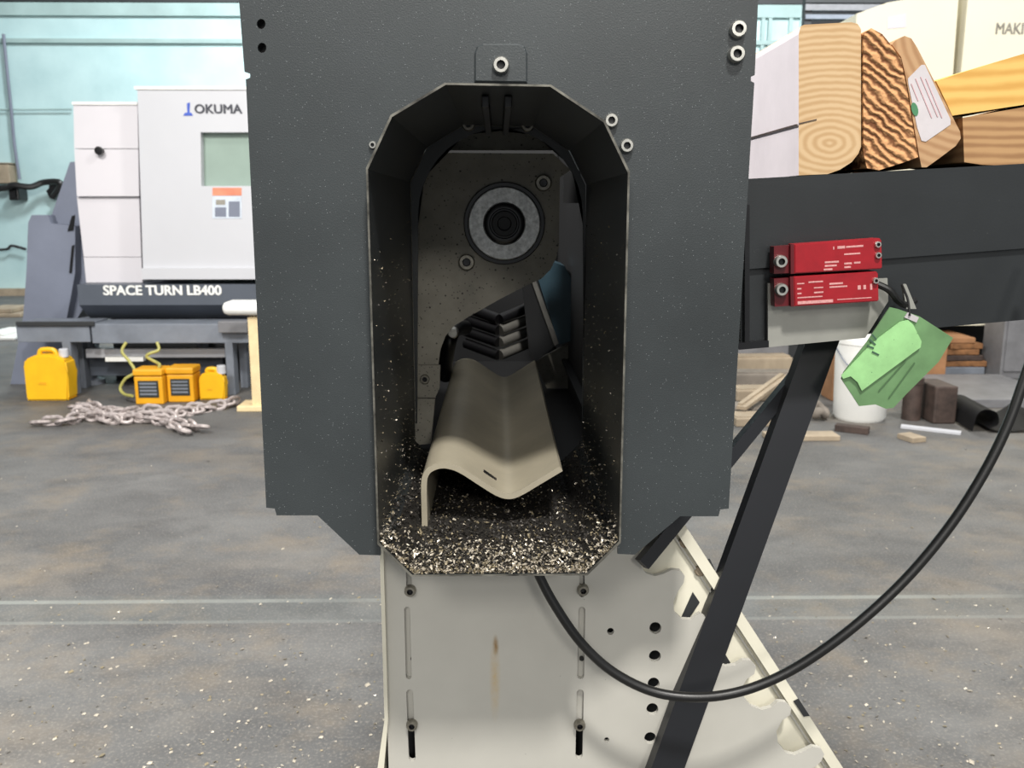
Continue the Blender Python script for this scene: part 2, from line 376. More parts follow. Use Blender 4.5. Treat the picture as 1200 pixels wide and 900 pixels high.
# text as a mesh part, fitted between two frame points on the plane y = Y
FONT_Q = []
def text_part(name, s, pxl, pxr, ytop, ybot, Y, m, parent, bold=0.0, depth=0.004, shift=0.0):
    cu = bpy.data.curves.new(name, 'FONT'); cu.body = s; cu.offset = bold if 'M' not in s else 0.0; cu.extrude = 0.002; cu.resolution_u = 3
    t = bpy.data.objects.new(name, cu); COL.objects.link(t)
    dg = bpy.context.evaluated_depsgraph_get(); me = bpy.data.meshes.new_from_object(t.evaluated_get(dg))
    bpy.data.objects.remove(t); bpy.data.curves.remove(cu)
    xs = [v.co.x for v in me.vertices]; ys = [v.co.y for v in me.vertices]
    a = U(pxl, (ytop+ybot)/2, Y); b_ = U(pxr, (ytop+ybot)/2, Y); zt = U((pxl+pxr)/2, ytop, Y).z; zb = U((pxl+pxr)/2, ybot, Y).z
    x0, x1, y0, y1 = min(xs), max(xs), min(ys), max(ys)
    for v in me.vertices:
        c = v.co.copy()
        v.co = (a.x + (c.x-x0)/(x1-x0)*(b_.x-a.x), Y - depth*0.5 + (0 if c.z < 0 else -depth*0.5), zb + (c.y-y0)/(y1-y0)*(zt-zb))
    if shift:
        b2_ = bmesh.new(); b2_.from_mesh(me); k_ = (b_.x-a.x)/(pxr-pxl)
        g0_ = b2_.verts[:] + b2_.edges[:] + b2_.faces[:]
        for dx_, dy_, q_ in ((shift, 0.0, .0012), (shift*.5, shift*.5, .0024)):
            d_ = bmesh.ops.duplicate(b2_, geom=g0_)
            bmesh.ops.translate(b2_, verts=[v for v in d_['geom'] if isinstance(v, bmesh.types.BMVert)], vec=(dx_*k_, -q_, dy_*k_))
        b2_.to_mesh(me); b2_.free()
    me.materials.clear(); me.materials.append(m)
    o = bpy.data.objects.new(name, me); COL.objects.link(o)
    if parent is not None: adopt(o, parent)
    return o

# shared screw meshes
def screw_mesh(name, r, h, m):
    bm = bmesh.new()
    revolve(bm, [(r*1.0, 0), (r, h*0.72), (r*0.86, h), (r*0.52, h)], n=18); revolve(bm, [(r*0.52, h), (r*0.46, h*0.4), (0, h*0.36)], n=6, mi=1)
    o = obj(name, bm, [m, M['blackm']], smooth=30); me = o.data; bpy.data.objects.remove(o); return me  # hex recess coloured black, painting in its shade
ME_SCREW = screw_mesh('socket_screw', 0.0062, 0.006, M['screw'])
ME_SCREW_S = screw_mesh('small_socket_screw', 0.0052, 0.005, M['screw'])
ME_SCREW_D = screw_mesh('oily_socket_screw', 0.0095, 0.007, M['screw_dull'])
ME_BOLT = screw_mesh('stand_bolt', 0.0055, 0.006, M['screw_dull'])
def place(me, name, p, parent, rot=None, scale=None):
    o = bpy.data.objects.new(name, me); COL.objects.link(o); o.location = p
    if rot: o.rotation_euler = rot
    if scale: o.scale = (scale,)*3
    adopt(o, parent); return o

# ================================================================== STRUCTURE
bm = bmesh.new(); box(bm, -11, 11, -3, 14, -0.1, 0)
structure(obj('floor', bm, M['floor']))
YW = 13.4
bm = bmesh.new(); box(bm, -11, U(944, 20, YW).x, YW, YW+0.15, 0, 5.2)
wl = structure(obj('wall_back', bm, M['wall']))
for i, (ya, yb, m) in enumerate(((-25, 3, 'dark'), (4, 19, 'wall_band'), (46, 51, 'wall_band'))):
    bm = bmesh.new(); za, zb = U(100, yb, YW).z, U(100, ya, YW).z
    box(bm, -10.9, U(943, 20, YW).x - 0.02, YW-0.06, YW, za, zb)
    obj('wall_rail', bm, M[m], wl)
for px in (893, 901, 925, 938):                        # upright strips of the sheet wall
    bm = bmesh.new(); x = U(px, 40, YW).x; box(bm, x-0.025, x+0.025, YW-0.05, YW, 0, 4.0)
    obj('wall_strip', bm, M['wall_band'] if px != 938 else M['wall'], wl)
bm = bmesh.new(); x = U(944, 20, YW).x; box(bm, x, 11, YW+1.2, YW+1.35, 0, 5.2)
structure(obj('wall_far', bm, M['dark']))
bm = bmesh.new(); box(bm, -11, -0.5, YW-0.14, YW, 0, 0.10)
structure(obj('baseboard_back', bm, M['plank_b']))

# ================================================================== SAW MACHINE: housing, panel, hood, inside
YP, YH = 0.70, 0.680            # panel plane, hood front plane
pan = thing('saw_machine_housing', 'charcoal powder-coated machine front with an arched discharge opening', 'machine', (0, 0.95, U(584, 650, YP).z))
def sym(lst):
    return lst
panel_px = [(276.5, -60), (280, 0), (286.5, 84), (293, 86), (293, 91), (288, 93), (312, 595), (322, 596), (324, 604), (372, 604), (421, 650),
            (744, 650), (797, 605), (842, 605), (844, 597), (854, 596), (884, 97), (880, 95), (880, 90), (884.5, 88), (888.5, 0), (892, -60)]
# hood outline in metres about its centre line
HX = U(584.5, 420, YH).x
def hz(py): return U(584, py, YH).z
HW, HT = 0.0975, hz(97)
hood_w = [(-0.0385, hz(97)), (0.0385, hz(99)), (0.0785, hz(141)), (HW, hz(201)), (HW, hz(637)), (0.0712, hz(675)), (-0.0712, hz(675)), (-HW, hz(637)), (-HW, hz(197)), (-0.0785, hz(135))]
def hood_pts(Y, grow=0.0):
    out = []; cz = (hz(97)+hz(675))/2; hh = (hz(97)-hz(675))/2
    for x, z in hood_w:
        out.append(Vector((HX + x*(1+grow/HW), Y, cz + (z-cz)*(1+grow/hh))))
    return out
holes = [[Vector((p.x, YP, p.z)) for p in hood_pts(YP, 0.0005)][:5] + []]
# the hood hangs lower than the panel, so the panel gets an open notch instead of a closed hole
hp = [Vector((p.x, YP, p.z)) for p in hood_pts(YP, 0.0004)]
po = UP(panel_px, YP); zb = U(584, 650, YP).z
outer = po[:11]
for p in (Vector((hp[7].x, YP, zb)), hp[8], hp[9], hp[0], hp[1], hp[2], hp[3], Vector((hp[4].x, YP, zb))): outer.append(p)
outer += po[11:]
hl = [circ(306, 28, 5.2, YP, ry=6), circ(307, 56, 5.2, YP, ry=6)]
hl.append(circ(457.5, 140.5, 3.0, YP, 10))
bm = plate(outer, hl, (0, 0.003, 0))
fp = obj('front_panel', bm, M['panel'], pan)
# slim folded side returns of the panel
for a, b_ in ((panel_px[0], panel_px[6]), (panel_px[21], panel_px[15])):
    pass
xl, xr = po[6].x, po[15].x; zt = po[0].z
def shell(name, faces, m, parent):
    bm = bmesh.new()
    for q in faces: box(bm, *q)
    return obj(name, bm, m, parent)
L0, L1 = HX - 0.118, HX - 0.112; R0, R1 = HX + 0.112, HX + 0.118
zl = U(584, 596, YP).z
zlow = hz(675); zr = HT + 0.035
shell('added_light_block_shell', [(L0, L1, 0.7032, 1.72, zl, zr), (R0, R1, 0.7032, 1.72, zl, zr), (L0, R1, 1.70, 1.72, zlow, zr), (L0, R1, 0.7032, 1.12, zr, zr+0.006),
                        (L0, L1, 1.005, 1.72, zlow, zl), (R0, R1, 1.005, 1.72, zlow, zl), (L0, R1, 1.005, 1.72, zlow-0.001, zlow+0.003)], M['panel_dark'], pan)  # added shell keeps stray light out; roof stops short to let some in
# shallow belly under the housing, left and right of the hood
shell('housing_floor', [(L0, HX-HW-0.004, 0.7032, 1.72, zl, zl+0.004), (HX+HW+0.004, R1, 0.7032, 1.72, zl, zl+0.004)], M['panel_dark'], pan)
for x, y in ((306, 28), (307, 56)):
    bm = bmesh.new(); revolve(bm, [(0.009, -0.012), (0.009, -0.0034), (0.004, -0.0034), (0.004, -0.009), (0, -0.009)], 16, loc=U(x, y, YP)); obj('hole_shade_cap', bm, M['blackm'], pan)  # black caps added behind the panel holes to keep them dark
# hood: folded sheet tunnel, 2 mm thick, bare worn front edge
YB = 1.0
def hood_tube():
    bm = bmesh.new(); A = hood_pts(YH, 0.0); B = hood_pts(YH, -0.0015)
    A2 = hood_pts(YB, 0.0); B2 = hood_pts(YB, -0.0015); n = len(A)
    vA, vB, vA2, vB2 = [[bm.verts.new(p) for p in q] for q in (A, B, A2, B2)]
    for i in range(n):
        j = (i+1) % n
        f = bm.faces.new((vA[i], vA[j], vB[j], vB[i])); f.material_index = 1
        bm.faces.new((vA[i], vA2[i], vA2[j], vA[j])); bm.faces.new((vB[i], vB[j], vB2[j], vB2[i]))
        bm.faces.new((vA2[i], vB2[i], vB2[j], vA2[j]))
    return bm
hood = obj('discharge_hood', hood_tube(), [M['hood'], M['edge']], pan)
# bolt tab above the hood, and the slot rib under its roof
tabp = [(556, 96), (556, 62), (559, 54), (566, 51), (608, 51), (615, 54), (618, 62), (618, 97)]
bm = bmesh.new(); prism(bm, UP(tabp, YP-0.0026), (0, 0.0024, 0)); bmesh.ops.bevel(bm, geom=[e for e in bm.edges if all(v.co.y < YP-0.002 for v in e.verts)], offset=0.0011, segments=1, affect='EDGES'); obj('bolt_tab', bm, M['panel'], pan)
place(ME_SCREW, 'screw', U(587, 77, YP-0.0026), pan)
for x, y in ((864, 35), (862, 64)): place(ME_SCREW, 'screw', U(x, y, YP), pan)
for x, y in ((716, 141.5), (734, 171)): place(ME_SCREW_S, 'screw', U(x, y, YP), pan)
place(ME_SCREW_S, 'screw', U(437, 170, YP), pan, scale=0.55)
bm = bmesh.new()
for dx in (-0.013, 0.005): box(bm, HX+dx, HX+dx+0.006, 0.73, YB, HT-0.012, HT-0.003, 0.001)
obj('roof_rib', bm, M['blackm'], hood)
# end plate of the hood with an arched opening
YE = YB
arch = [(490, 560), (490, 262)] + [(586.5 - 96.5*math.cos(a), 252 - 101*math.sin(a)) for a in [math.pi*k/18 for k in range(0, 19)]] + [(683, 262), (683, 560)]
eo = [Vector((p.x, YE, p.z)) for p in hood_pts(YE, -0.0022)]
zfl = eo[5].z
A_ = UP(arch, YE); A_[0].z = A_[-1].z = eo[4].z + 0.02
eo2 = eo[0:4] + [Vector((eo[4].x, YE, A_[-1].z))] + A_[::-1] + [Vector((eo[7].x, YE, A_[0].z))] + eo[8:]
bm = bmesh.new(); prism(bm, eo2, (0, 0.004, 0)); bmesh.ops.triangulate(bm, faces=[f for f in bm.faces if len(f.verts) > 6])
obj('hood_end_plate', bm, M['hood'], pan)
for x, y in ((549, 146), (618, 147)): place(ME_SCREW_D, 'screw', U(x, y, YE), pan, scale=0.75)
# backing sheet behind the arch
bm = bmesh.new(); prism(bm, UP([(478, 128), (580, 128), (580, 176), (478, 176)], 1.10), (0, 0.004, 0)); obj('backing_sheet', bm, M['inner'], pan)
bm = bmesh.new(); prism(bm, UP([(577, 128), (684, 128), (684, 176), (577, 176)], 1.106), (0, 0.004, 0)); obj('backing_sheet', bm, M['inner'], pan)
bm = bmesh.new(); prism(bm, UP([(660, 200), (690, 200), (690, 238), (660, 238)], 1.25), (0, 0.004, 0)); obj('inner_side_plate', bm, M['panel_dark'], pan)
# bearing plate
YI = 1.06
bp_px = [(470, 180), (520, 179), (648, 180), (663, 194), (669, 199), (656, 208), (655, 288), (652, 302), (645, 316), (634, 327), (620, 333), (585, 351), (548, 372), (532, 382), (522, 394), (516, 410), (513, 432), (505, 520), (470, 560)]
bpp = UP(bp_px, YI)
for p in bpp: p.z = max(p.z, hz(675)+0.006)
bm = plate(bpp, [circ(591, 262, 43, YI, 36)], (0, 0.010, 0)); bpl = obj('bearing_plate', bm, M['inner'], pan)
bc = U(591, 262, YI); k = YI/1050/math.cos(PITCH)
bm = bmesh.new(); revolve(bm, [(46*k, -0.012), (46*k, 0.003), (45*k, 0.0045), (41.5*k, 0.0045), (41*k, 0.001), (0, 0.001)], 48, loc=bc); obj('bearing_ring', bm, M['blackm'], bpl, smooth=35)
bm = bmesh.new(); revolve(bm, [(40.5*k, -0.002), (40.5*k, 0.0062), (39.5*k, 0.007), (24*k, 0.007), (23*k, 0.006), (23*k, -0.002)], 48, loc=bc); obj('bearing_washer', bm, M['bearing'], bpl, smooth=35)
bm = bmesh.new(); revolve(bm, [(22.5*k, -0.002), (22.5*k, 0.008), (21*k, 0.009), (17*k, 0.009), (16*k, 0.003), (0, 0.003)], 40, loc=bc); obj('seal_ring', bm, M['blackm'], bpl, smooth=35)
bm = bmesh.new(); revolve(bm, [(14.5*k, 0.0), (14.5*k, 0.011), (13.5*k, 0.012), (8*k, 0.012), (7*k, 0.006), (0, 0.006)], 32, loc=bc); obj('shaft_end', bm, M['panel_dark'], bpl, smooth=35)
for x, y in ((636.5, 214.5), (547, 307)): place(ME_SCREW_D, 'screw', U(x, y, YI), bpl)
bm = bmesh.new(); prism(bm, UP([(488, 428), (516, 428), (515, 455), (510, 466), (488, 466)], YI-0.006), (0, 0.005, 0)); obj('clamp_plate', bm, M['inner'], bpl)
place(ME_SCREW_D, 'screw', U(498, 444, YI-0.006), bpl, scale=0.6)
# V shaped discharge channel
YC0, YC1 = 0.785, 1.365
prof_px = smoothpts([Vector((494.5, 627, 0)), Vector((494, 600, 0)), Vector((493.5, 570, 0)), Vector((495.5, 556, 0)), Vector((503, 547, 0)), Vector((517, 542.5, 0)), Vector((532, 544.5, 0)), Vector((546, 551, 0)), Vector((566, 564, 0)), Vector((584, 575, 0)), Vector((596, 578.5, 0)), Vector((608, 575, 0)), Vector((630, 562, 0)), Vector((656, 546.5, 0))], 4)
pr = [U(p.x, p.y, YC0) for p in prof_px]
pr2 = []
for i, p in enumerate(pr):
    t = (pr[min(i+1, len(pr)-1)] - pr[max(i-1, 0)]).normalized(); nrm = Vector((-t.z, 0, t.x))
    pr2.append(p - nrm*0.0052)
def channel():
    bm = bmesh.new(); n = len(pr)
    rows = [[bm.verts.new(Vector((p.x, y, p.z))) for p in q] for q, y in ((pr, YC0), (pr2, YC0), (pr, YC1), (pr2, YC1))]
    for i in range(n-1):
        a, b_, c, d = rows
        bm.faces.new((a[i], a[i+1], c[i+1], c[i])); bm.faces.new((b_[i], d[i], d[i+1], b_[i+1]))
        bm.faces.new((a[i], b_[i], b_[i+1], a[i+1])); bm.faces.new((c[i], c[i+1], d[i+1], d[i]))
    for i in (0, n-1): bm.faces.new((rows[0][i], rows[2][i], rows[3][i], rows[1][i]))
    return bm
chn = obj('discharge_channel', channel(), M['channel'], pan, smooth=50)
chn['label'] = 'bare steel V-shaped discharge channel'
# slot mark on the channel lip
q0, q1 = U(564, 541, 0.80), U(585, 555, 0.80)
pa, pb = U(566, 564, YC0), U(584, 575, YC0)
bm = bmesh.new(); nrm = Vector((0.5, 0, 0.86)); d1 = (pb-pa)
s = [pa + d1*0.0 + Vector((0, 0.028, 0.0005)), pb + Vector((-0.002, 0.028, 0.0005)), pb + Vector((-0.002, 0.034, 0.0005)), pa + Vector((0, 0.034, 0.0005))]
prism(bm, s, (0.0003, 0, 0.0008)); obj('slot_mark', bm, M['blackm'], chn)
# feed rollers behind the channel
for i, (ya, yb) in enumerate(((374, 362), (387, 376), (401, 390), (416, 404))):
    Y = 1.40
    bm = bmesh.new(); a, b_ = U(586, ya, Y), U(622, yb-3, Y+0.04)
    tube(bm, [a, a.lerp(b_, 0.04), a.lerp(b_, 0.96), b_], 0.0086, 14); obj('feed_roller', bm, M['roller'] if i else M['blackm'], pan, smooth=40)
    bm = bmesh.new(); a, b_ = U(584, ya, Y), U(546, yb-2, Y+0.04)
    tube(bm, [a, b_], 0.0086, 14); obj('feed_roller', bm, M['blackm'], pan, smooth=40)
bm = bmesh.new(); prism(bm, UP([(612, 334), (623, 326), (650, 406), (628, 424), (621, 420)], 1.375), (0, 0.02, 0)); obj('guide_plate', bm, M['panel_dark'], pan)
bm = bmesh.new(); prism(bm, UP([(622, 327), (627, 326), (655, 402), (650, 406)], 1.372), (0, 0.01, 0)); obj('guide_edge', bm, M['roller'], pan)
bm = bmesh.new(); prism(bm, UP([(629, 322), (645, 306), (662, 312), (671, 330), (681, 384), (681, 396), (655, 404)], 1.385), (0, 0.09, 0)); obj('teal_block', bm, M['teal'], pan)
bm = bmesh.new(); isp = UP([(626, 424), (656, 408), (690, 394), (690, 560), (640, 560)], 1.42)
for p in isp: p.z = max(p.z, hz(675)+0.006)
prism(bm, isp, (0, 0.01, 0)); obj('inner_side_plate', bm, M['inner'], pan)
bm = bmesh.new(); tube(bm, smoothpts([U(545, 384, 1.3), U(533, 386, 1.26), U(526, 400, 1.24), U(522, 424, 1.26), U(522, 440, 1.3)], 6), 0.011, 14); obj('clamp_lever', bm, M['blackm'], pan, smooth=True)
bm = bmesh.new(); revolve(bm, [(0.008, 0), (0.008, 0.01), (0.006, 0.013), (0, 0.013)], 14, loc=U(531, 389, 1.235)); obj('lever_pin', bm, M['screw'], pan, smooth=40)

# chips lying in the hood (uncountable)
def chips():
    bm = bmesh.new(); zf = eo[5].z + 0.0
    x0c, x1c = HX-0.0705, HX+0.0705
    cs = [0, 0]
    def flake(p, s, mi):
        a = random.uniform(0, 6.283); t = random.uniform(-0.9, 0.9)
        R = Euler((t, random.uniform(-0.9, 0.9), a)).to_matrix()
        vv = [bm.verts.new(p + R @ Vector(c)*s) for c in ((-1, -.45, 0), (1, -.5, .2), (.8, .5, -.1), (-.7, .5, .35))]
        f1 = bm.faces.new(vv[:3]); f2 = bm.faces.new((vv[0], vv[2], vv[3])); f1.material_index = f2.material_index = mi
    for i in range(15000):
        u = random.random()
        y = YH + 0.002 + 0.31*u**2.1
        heap = 0.010*math.exp(-((y-YH)/0.06)**2) + 0.004
        xx = random.uniform(-0.0965, 0.0965)
        zb_ = hz(675) if abs(xx) <= 0.0712 else hz(675) + (abs(xx)-0.0712)/(HW-0.0712)*(hz(637)-hz(675))
        lip = min(1.0, (y-YH)/0.012)
        if abs(xx) > 0.0712 and random.random() < 0.5: continue
        z = zb_ + 0.002 + lip*heap*random.random()**1.3
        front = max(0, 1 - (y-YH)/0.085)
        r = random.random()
        mi = 0 if r < 0.05 + 0.55*front else (1 if r < 0.20 + 0.58*front else 2)  # pale chips crowd the front edge, painting in the light that falls there
        flake(Vector((HX+xx*0.985, y, z)), random.uniform(0.0007, 0.0019), mi)
    for i in range(900):                                   # clinging to the side walls
        side = random.choice((-1, 1)); y = random.uniform(YH+0.005, YB-0.01); hgt = random.random()**2.2*0.25
        flake(Vector((HX + side*(HW-0.0028), y, hz(637) + hgt)), random.uniform(0.0004, 0.0011), random.choice((0, 1, 1, 2)))
    return bm
cho = obj('metal_chips', chips(), [M['chip_lt'], M['chip_tan'], M['chip_dk']])
cho['kind'] = 'stuff'; tag(cho, 'fine glittering metal chips heaped on the floor of the arched opening', 'metal chips')
# black bed of fine swarf under the chips
bm = bmesh.new(); nx, ny = 30, 40; gv = []
for j in range(ny+1):
    row = []
    for i in range(nx+1):
        xx = -0.088 + 0.176*i/nx; y = YH+0.004 + 0.30*j/ny
        zb_ = hz(675) if abs(xx) <= 0.0712 else hz(675) + (abs(xx)-0.0712)/(HW-0.0712)*(hz(637)-hz(675))
        row.append(bm.verts.new((HX+xx, y, zb_ + 0.0026 + min(1, j/3)*(0.006*math.exp(-((y-YH)/0.06)**2) + 0.002*random.random()))))
    gv.append(row)
for j in range(ny):
    for i in range(nx): bm.faces.new((gv[j][i], gv[j][i+1], gv[j+1][i+1], gv[j+1][i]))
r = bmesh.ops.extrude_face_region(bm, geom=bm.faces[:])
for v in [g for g in r['geom'] if isinstance(g, bmesh.types.BMVert)]: v.co.z -= 0.0004
M['swarf'] = mat('dark_swarf_bed', (36, 34, 31), 0.6, 0.0, 0.4, 500, specks=[((120, 112, 98), 420, 0.14)])
sw = obj('swarf_bed', bm, M['swarf']); sw['kind'] = 'stuff'; tag(sw, 'dark layer of fine swarf beneath the bright metal chips', 'swarf')

# ================================================================== STAND
YS = 0.80
zfoot = 0.0
std = thing('machine_stand', 'grey-white sheet steel stand with slots and jigsaw-shaped cutouts below the charcoal housing', 'machine stand', (0.0, 0.95, 0))
zs8 = lambda L_: [(700 + x/2.647, 560 + y/2.647) for x, y in L_]
hook = zs8([(130, 262), (150, 296), (178, 305), (205, 298), (232, 285), (258, 288), (271, 305), (268, 325), (250, 352), (236, 385), (238, 415), (262, 438), (290, 440), (318, 420), (345, 440), (362, 480), (372, 520),
            (362, 545), (372, 572), (400, 586), (430, 580), (452, 566), (475, 566), (492, 585), (487, 608), (464, 624), (450, 648), (456, 684), (478, 708), (510, 720), (540, 712), (560, 694), (585, 696), (602, 715), (598, 736),
            (574, 752), (556, 785), (560, 822), (584, 852), (612, 860), (640, 848), (668, 834), (694, 840), (704, 858), (694, 880), (672, 900), (660, 925), (668, 955)])
top_z = hz(675) - 0.004
left_edge = [(450, 560), (450, 656), (454, 850)]
lo = U(454, 850, YS); hk = UP(hook, YS)
slope = (hk[-1].x - hk[0].x)/(hk[-1].z - hk[0].z)
fx = hk[-1].x + slope*(0 - hk[-1].z)
front = [Vector((U(450, 656, YS).x, YS, top_z)), U(450, 656, YS), lo, Vector((lo.x, YS, 0.0)), Vector((fx, YS, 0.0))] + hk[::-1] + [Vector((hk[0].x, YS, top_z))]
for p in front: p.y = YS
sl = [slot(478.5, 640, 697, 3.2, YS, 1), slot(477, 711, 796, 3.4, YS, 2), slot(480, 808, 892, 4.0, YS, 3), slot(682, 640, 700, 3.2, YS), slot(682, 711, 796, 4.0, YS, -1.5), slot(680, 808, 889, 4.2, YS, -1.5)]
sl += [circ(768, 736, 7, YS, 16), circ(767.5, 769, 7, YS, 16), circ(766, 801, 7, YS, 16), circ(764.5, 831, 7, YS, 16), circ(762, 865, 7, YS, 16), circ(715.5, 740, 4.2, YS, 12), circ(711, 867, 3, YS, 10)]
bm = plate(front, sl, (0, 0.005, 0)); sf = obj('front_plate', bm, M['stand'], std)
bm = bmesh.new(); bkp = [U(462, 630, YS), U(705, 630, YS), U(705, 853, YS), U(462, 853, YS)]
prism(bm, [Vector((p.x, YS+0.0056, p.z)) for p in bkp], (0, 0.003, 0)); obj('slider_plate', bm, M['stand'], std)
for (x, y) in ((484, 771), (681.5, 771)):
    bm = bmesh.new(); revolve(bm, [(0.0023, -0.004), (0.0023, 0.002), (0, 0.002)], 12, loc=U(x, y, YS+0.0056)); obj('slot_pin', bm, M['blackm'], std)
for (x, y) in ((481, 691), (683, 690), (483, 848), (679, 848)): place(ME_BOLT, 'bolt', U(x, y, YS), std)
# left flange that flares at the foot
a0, a1 = U(450, 656, YS), U(455, 840, YS)
bm = bmesh.new(); prism(bm, [Vector((a0.x-0.003, YS-0.006, top_z)), Vector((a0.x+0.0005, YS-0.006, top_z)), Vector((a1.x+0.0005, YS-0.006, a1.z)), Vector((U(450, 905, YS).x, YS-0.006, U(450, 905, YS).z)), Vector((U(450, 905, YS).x-0.02, YS-0.006, 0.0)), Vector((U(442, 905, YS).x-0.03, YS-0.006, 0)), Vector((U(442, 905, YS).x, YS-0.006, U(442, 905, YS).z)), Vector((a1.x-0.003, YS-0.006, a1.z))], (0, 0.5, 0)); obj('side_flange', bm, M['stand_lit'], std)
# inclined side frame behind the jigsaw edge, brighter light put in its colour
YR = YS + 0.016
e0, e1 = U(800, 611, YR), U(988, 900, YR)
dv = (e1-e0); ex = e0 + dv*((0-e0.z)/dv.z)
inn = U(690, 606, YR)
i2 = U(783, 735, YR); i1 = Vector((i2.x, YR, e0.z)); i3 = U(898, 905, YR)
ix = i3 + (ex - U(988, 905, YR))
iA, iB = U(745, 692, YR), U(783, 735, YR)
i1 = Vector((iA.x, YR, e0.z))
side_pts = [i1, e0, ex, Vector((ex.x-0.085, YR, 0)), i3, i2, iA]
sq = [(929, 823), (934, 821), (944, 838), (939, 840)]
bm = plate(side_pts, [], (0, 0.004, 0)); obj('side_frame', bm, M['stand_lit'], std)
t = dv.normalized(); sd = Vector((t.z, 0, -t.x)); sd = sd if sd.x < 0 else -sd
bm = bmesh.new(); p0 = e0 + sd*0.006; p1 = ex + sd*0.006
prism(bm, [e0 + Vector((0, -0.008, 0)), e0 + sd*0.0105 + Vector((0, -0.008, 0)), ex + sd*0.0105 + Vector((0, -0.008, 0)), ex + Vector((0, -0.008, 0))], (0, 0.0078, 0)); obj('edge_rail', bm, M['stand_lit'], std)
bm = bmesh.new()
prism(bm, [e0 + sd*0.0135 + Vector((0, -0.003, 0)), e0 + sd*0.0155 + Vector((0, -0.003, 0)), ex + sd*0.0155 + Vector((0, -0.003, 0)), ex + sd*0.0135 + Vector((0, -0.003, 0))], (0, 0.0029, 0)); obj('edge_bead', bm, M['stand'], std)
bm = bmesh.new(); prism(bm, UP([(930, 822), (936, 819), (949, 839), (942, 840)], YR-0.0092), (0, 0.001, 0)); obj('rail_slot', bm, M['dark'], std)
bm = bmesh.new(); prism(bm, UP([(812, 694), (820, 706), (806, 727), (797, 727)], YR-0.0012), (0, 0.001, 0)); obj('frame_slot', bm, M['dark'], std)
bm = bmesh.new(); prism(bm, UP([(838, 762), (846, 760), (858, 780), (846, 782)], YR-0.0012), (0, 0.001, 0)); obj('frame_slot', bm, M['dark'], std)
bm = bmesh.new(); prism(bm, UP([(820, 657), (832, 655), (838, 668), (828, 672)], YR-0.0012), (0, 0.001, 0)); obj('frame_slot', bm, M['dark'], std)
for (x, y, r) in ((803, 634, 8), (820, 668, 7)):
    bm = bmesh.new(); revolve(bm, [(r*0.00077, 0), (r*0.00077, 0.003), (r*0.0006, 0.004), (0, 0.004)], 16, loc=U(x, y, YR)); obj('plug', bm, M['plank_b'], std, smooth=40)
# back of the stand: a dark box added inside so its holes look shaded
bm = bmesh.new(); box(bm, a0.x+0.012, U(800, 736, YS).x, YS+0.03, 1.55, 0, top_z); obj('stand_dark_box', bm, M['dark'], std)
bm = bmesh.new(); box(bm, U(802, 736, YS).x, fx-0.1, YS+0.03, 1.10, 0, 0.03); obj('base_plate', bm, M['stand'], std)

# ================================================================== BEAM with strut
bmr = thing('feed_table_beam', 'black painted steel beam carrying timber offcuts beside the housing', 'beam', U(1050, 400, 0.82))
def BY(px): return 0.80 + (px-880)/320*0.02
def UB(px, py, off=0.0): return U(px, py, BY(px)+off)
bm = bmesh.new(); prism(bm, [UB(868, 214), UB(1560, 176), UB(1560, 264), UB(868, 316)], (0, 0.035, 0)); obj('upper_rail', bm, M['beam'], bmr)
bm = bmesh.new(); prism(bm, [UB(868, 313, .004), UB(1560, 260, .004), UB(1560, 342, .004), UB(868, 405, .004)], (0, 0.030, 0)); obj('lower_rail', bm, M['beam'], bmr)
bm = bmesh.new(); prism(bm, [UB(868, 210), UB(1560, 172), UB(1560, 176.2), UB(868, 214.2)], (0, 0.30, 0)); obj('table_top', bm, M['beam'], bmr)
bm = bmesh.new(); prism(bm, [UB(866, 402, -.004), UB(901, 399, -.004), UB(901, 407, -.004), UB(866, 410, -.004)], (0, 0.012, 0)); obj('lower_lip', bm, M['blackm'], bmr)
bm = bmesh.new(); prism(bm, [UB(873, 240, -.003), UB(878.5, 240, -.003), UB(878.5, 402, -.003), UB(873, 402, -.003)], (0, 0.004, 0)); obj('end_edge', bm, M['blackm'], bmr)
# two legs
S0, S1 = U(968, 378, 0.86), U(768, 930, 0.775)
bm = bmesh.new(); bar(bm, S0, S1, 0.031, 0.016); obj('support_leg', bm, M['strut'], bmr)
T0, T1 = U(940, 432, 0.868), U(752, 661, 0.783)
bm = bmesh.new(); bar(bm, T0, T1, 0.012, 0.012); obj('brace', bm, M['strut'], bmr)
# sensor bracket
br = [UB(900, 332, -.0035), UB(1040, 326, -.0035), UB(1041, 353, -.0035), UB(1014, 396, -.0035), UB(900, 407, -.0035)]
bm = bmesh.new(); prism(bm, br, (0, 0.003, 0)); bro = obj('sensor_bracket', bm, M['bracket'], bmr); bro['label'] = 'bare grey metal bracket plate'

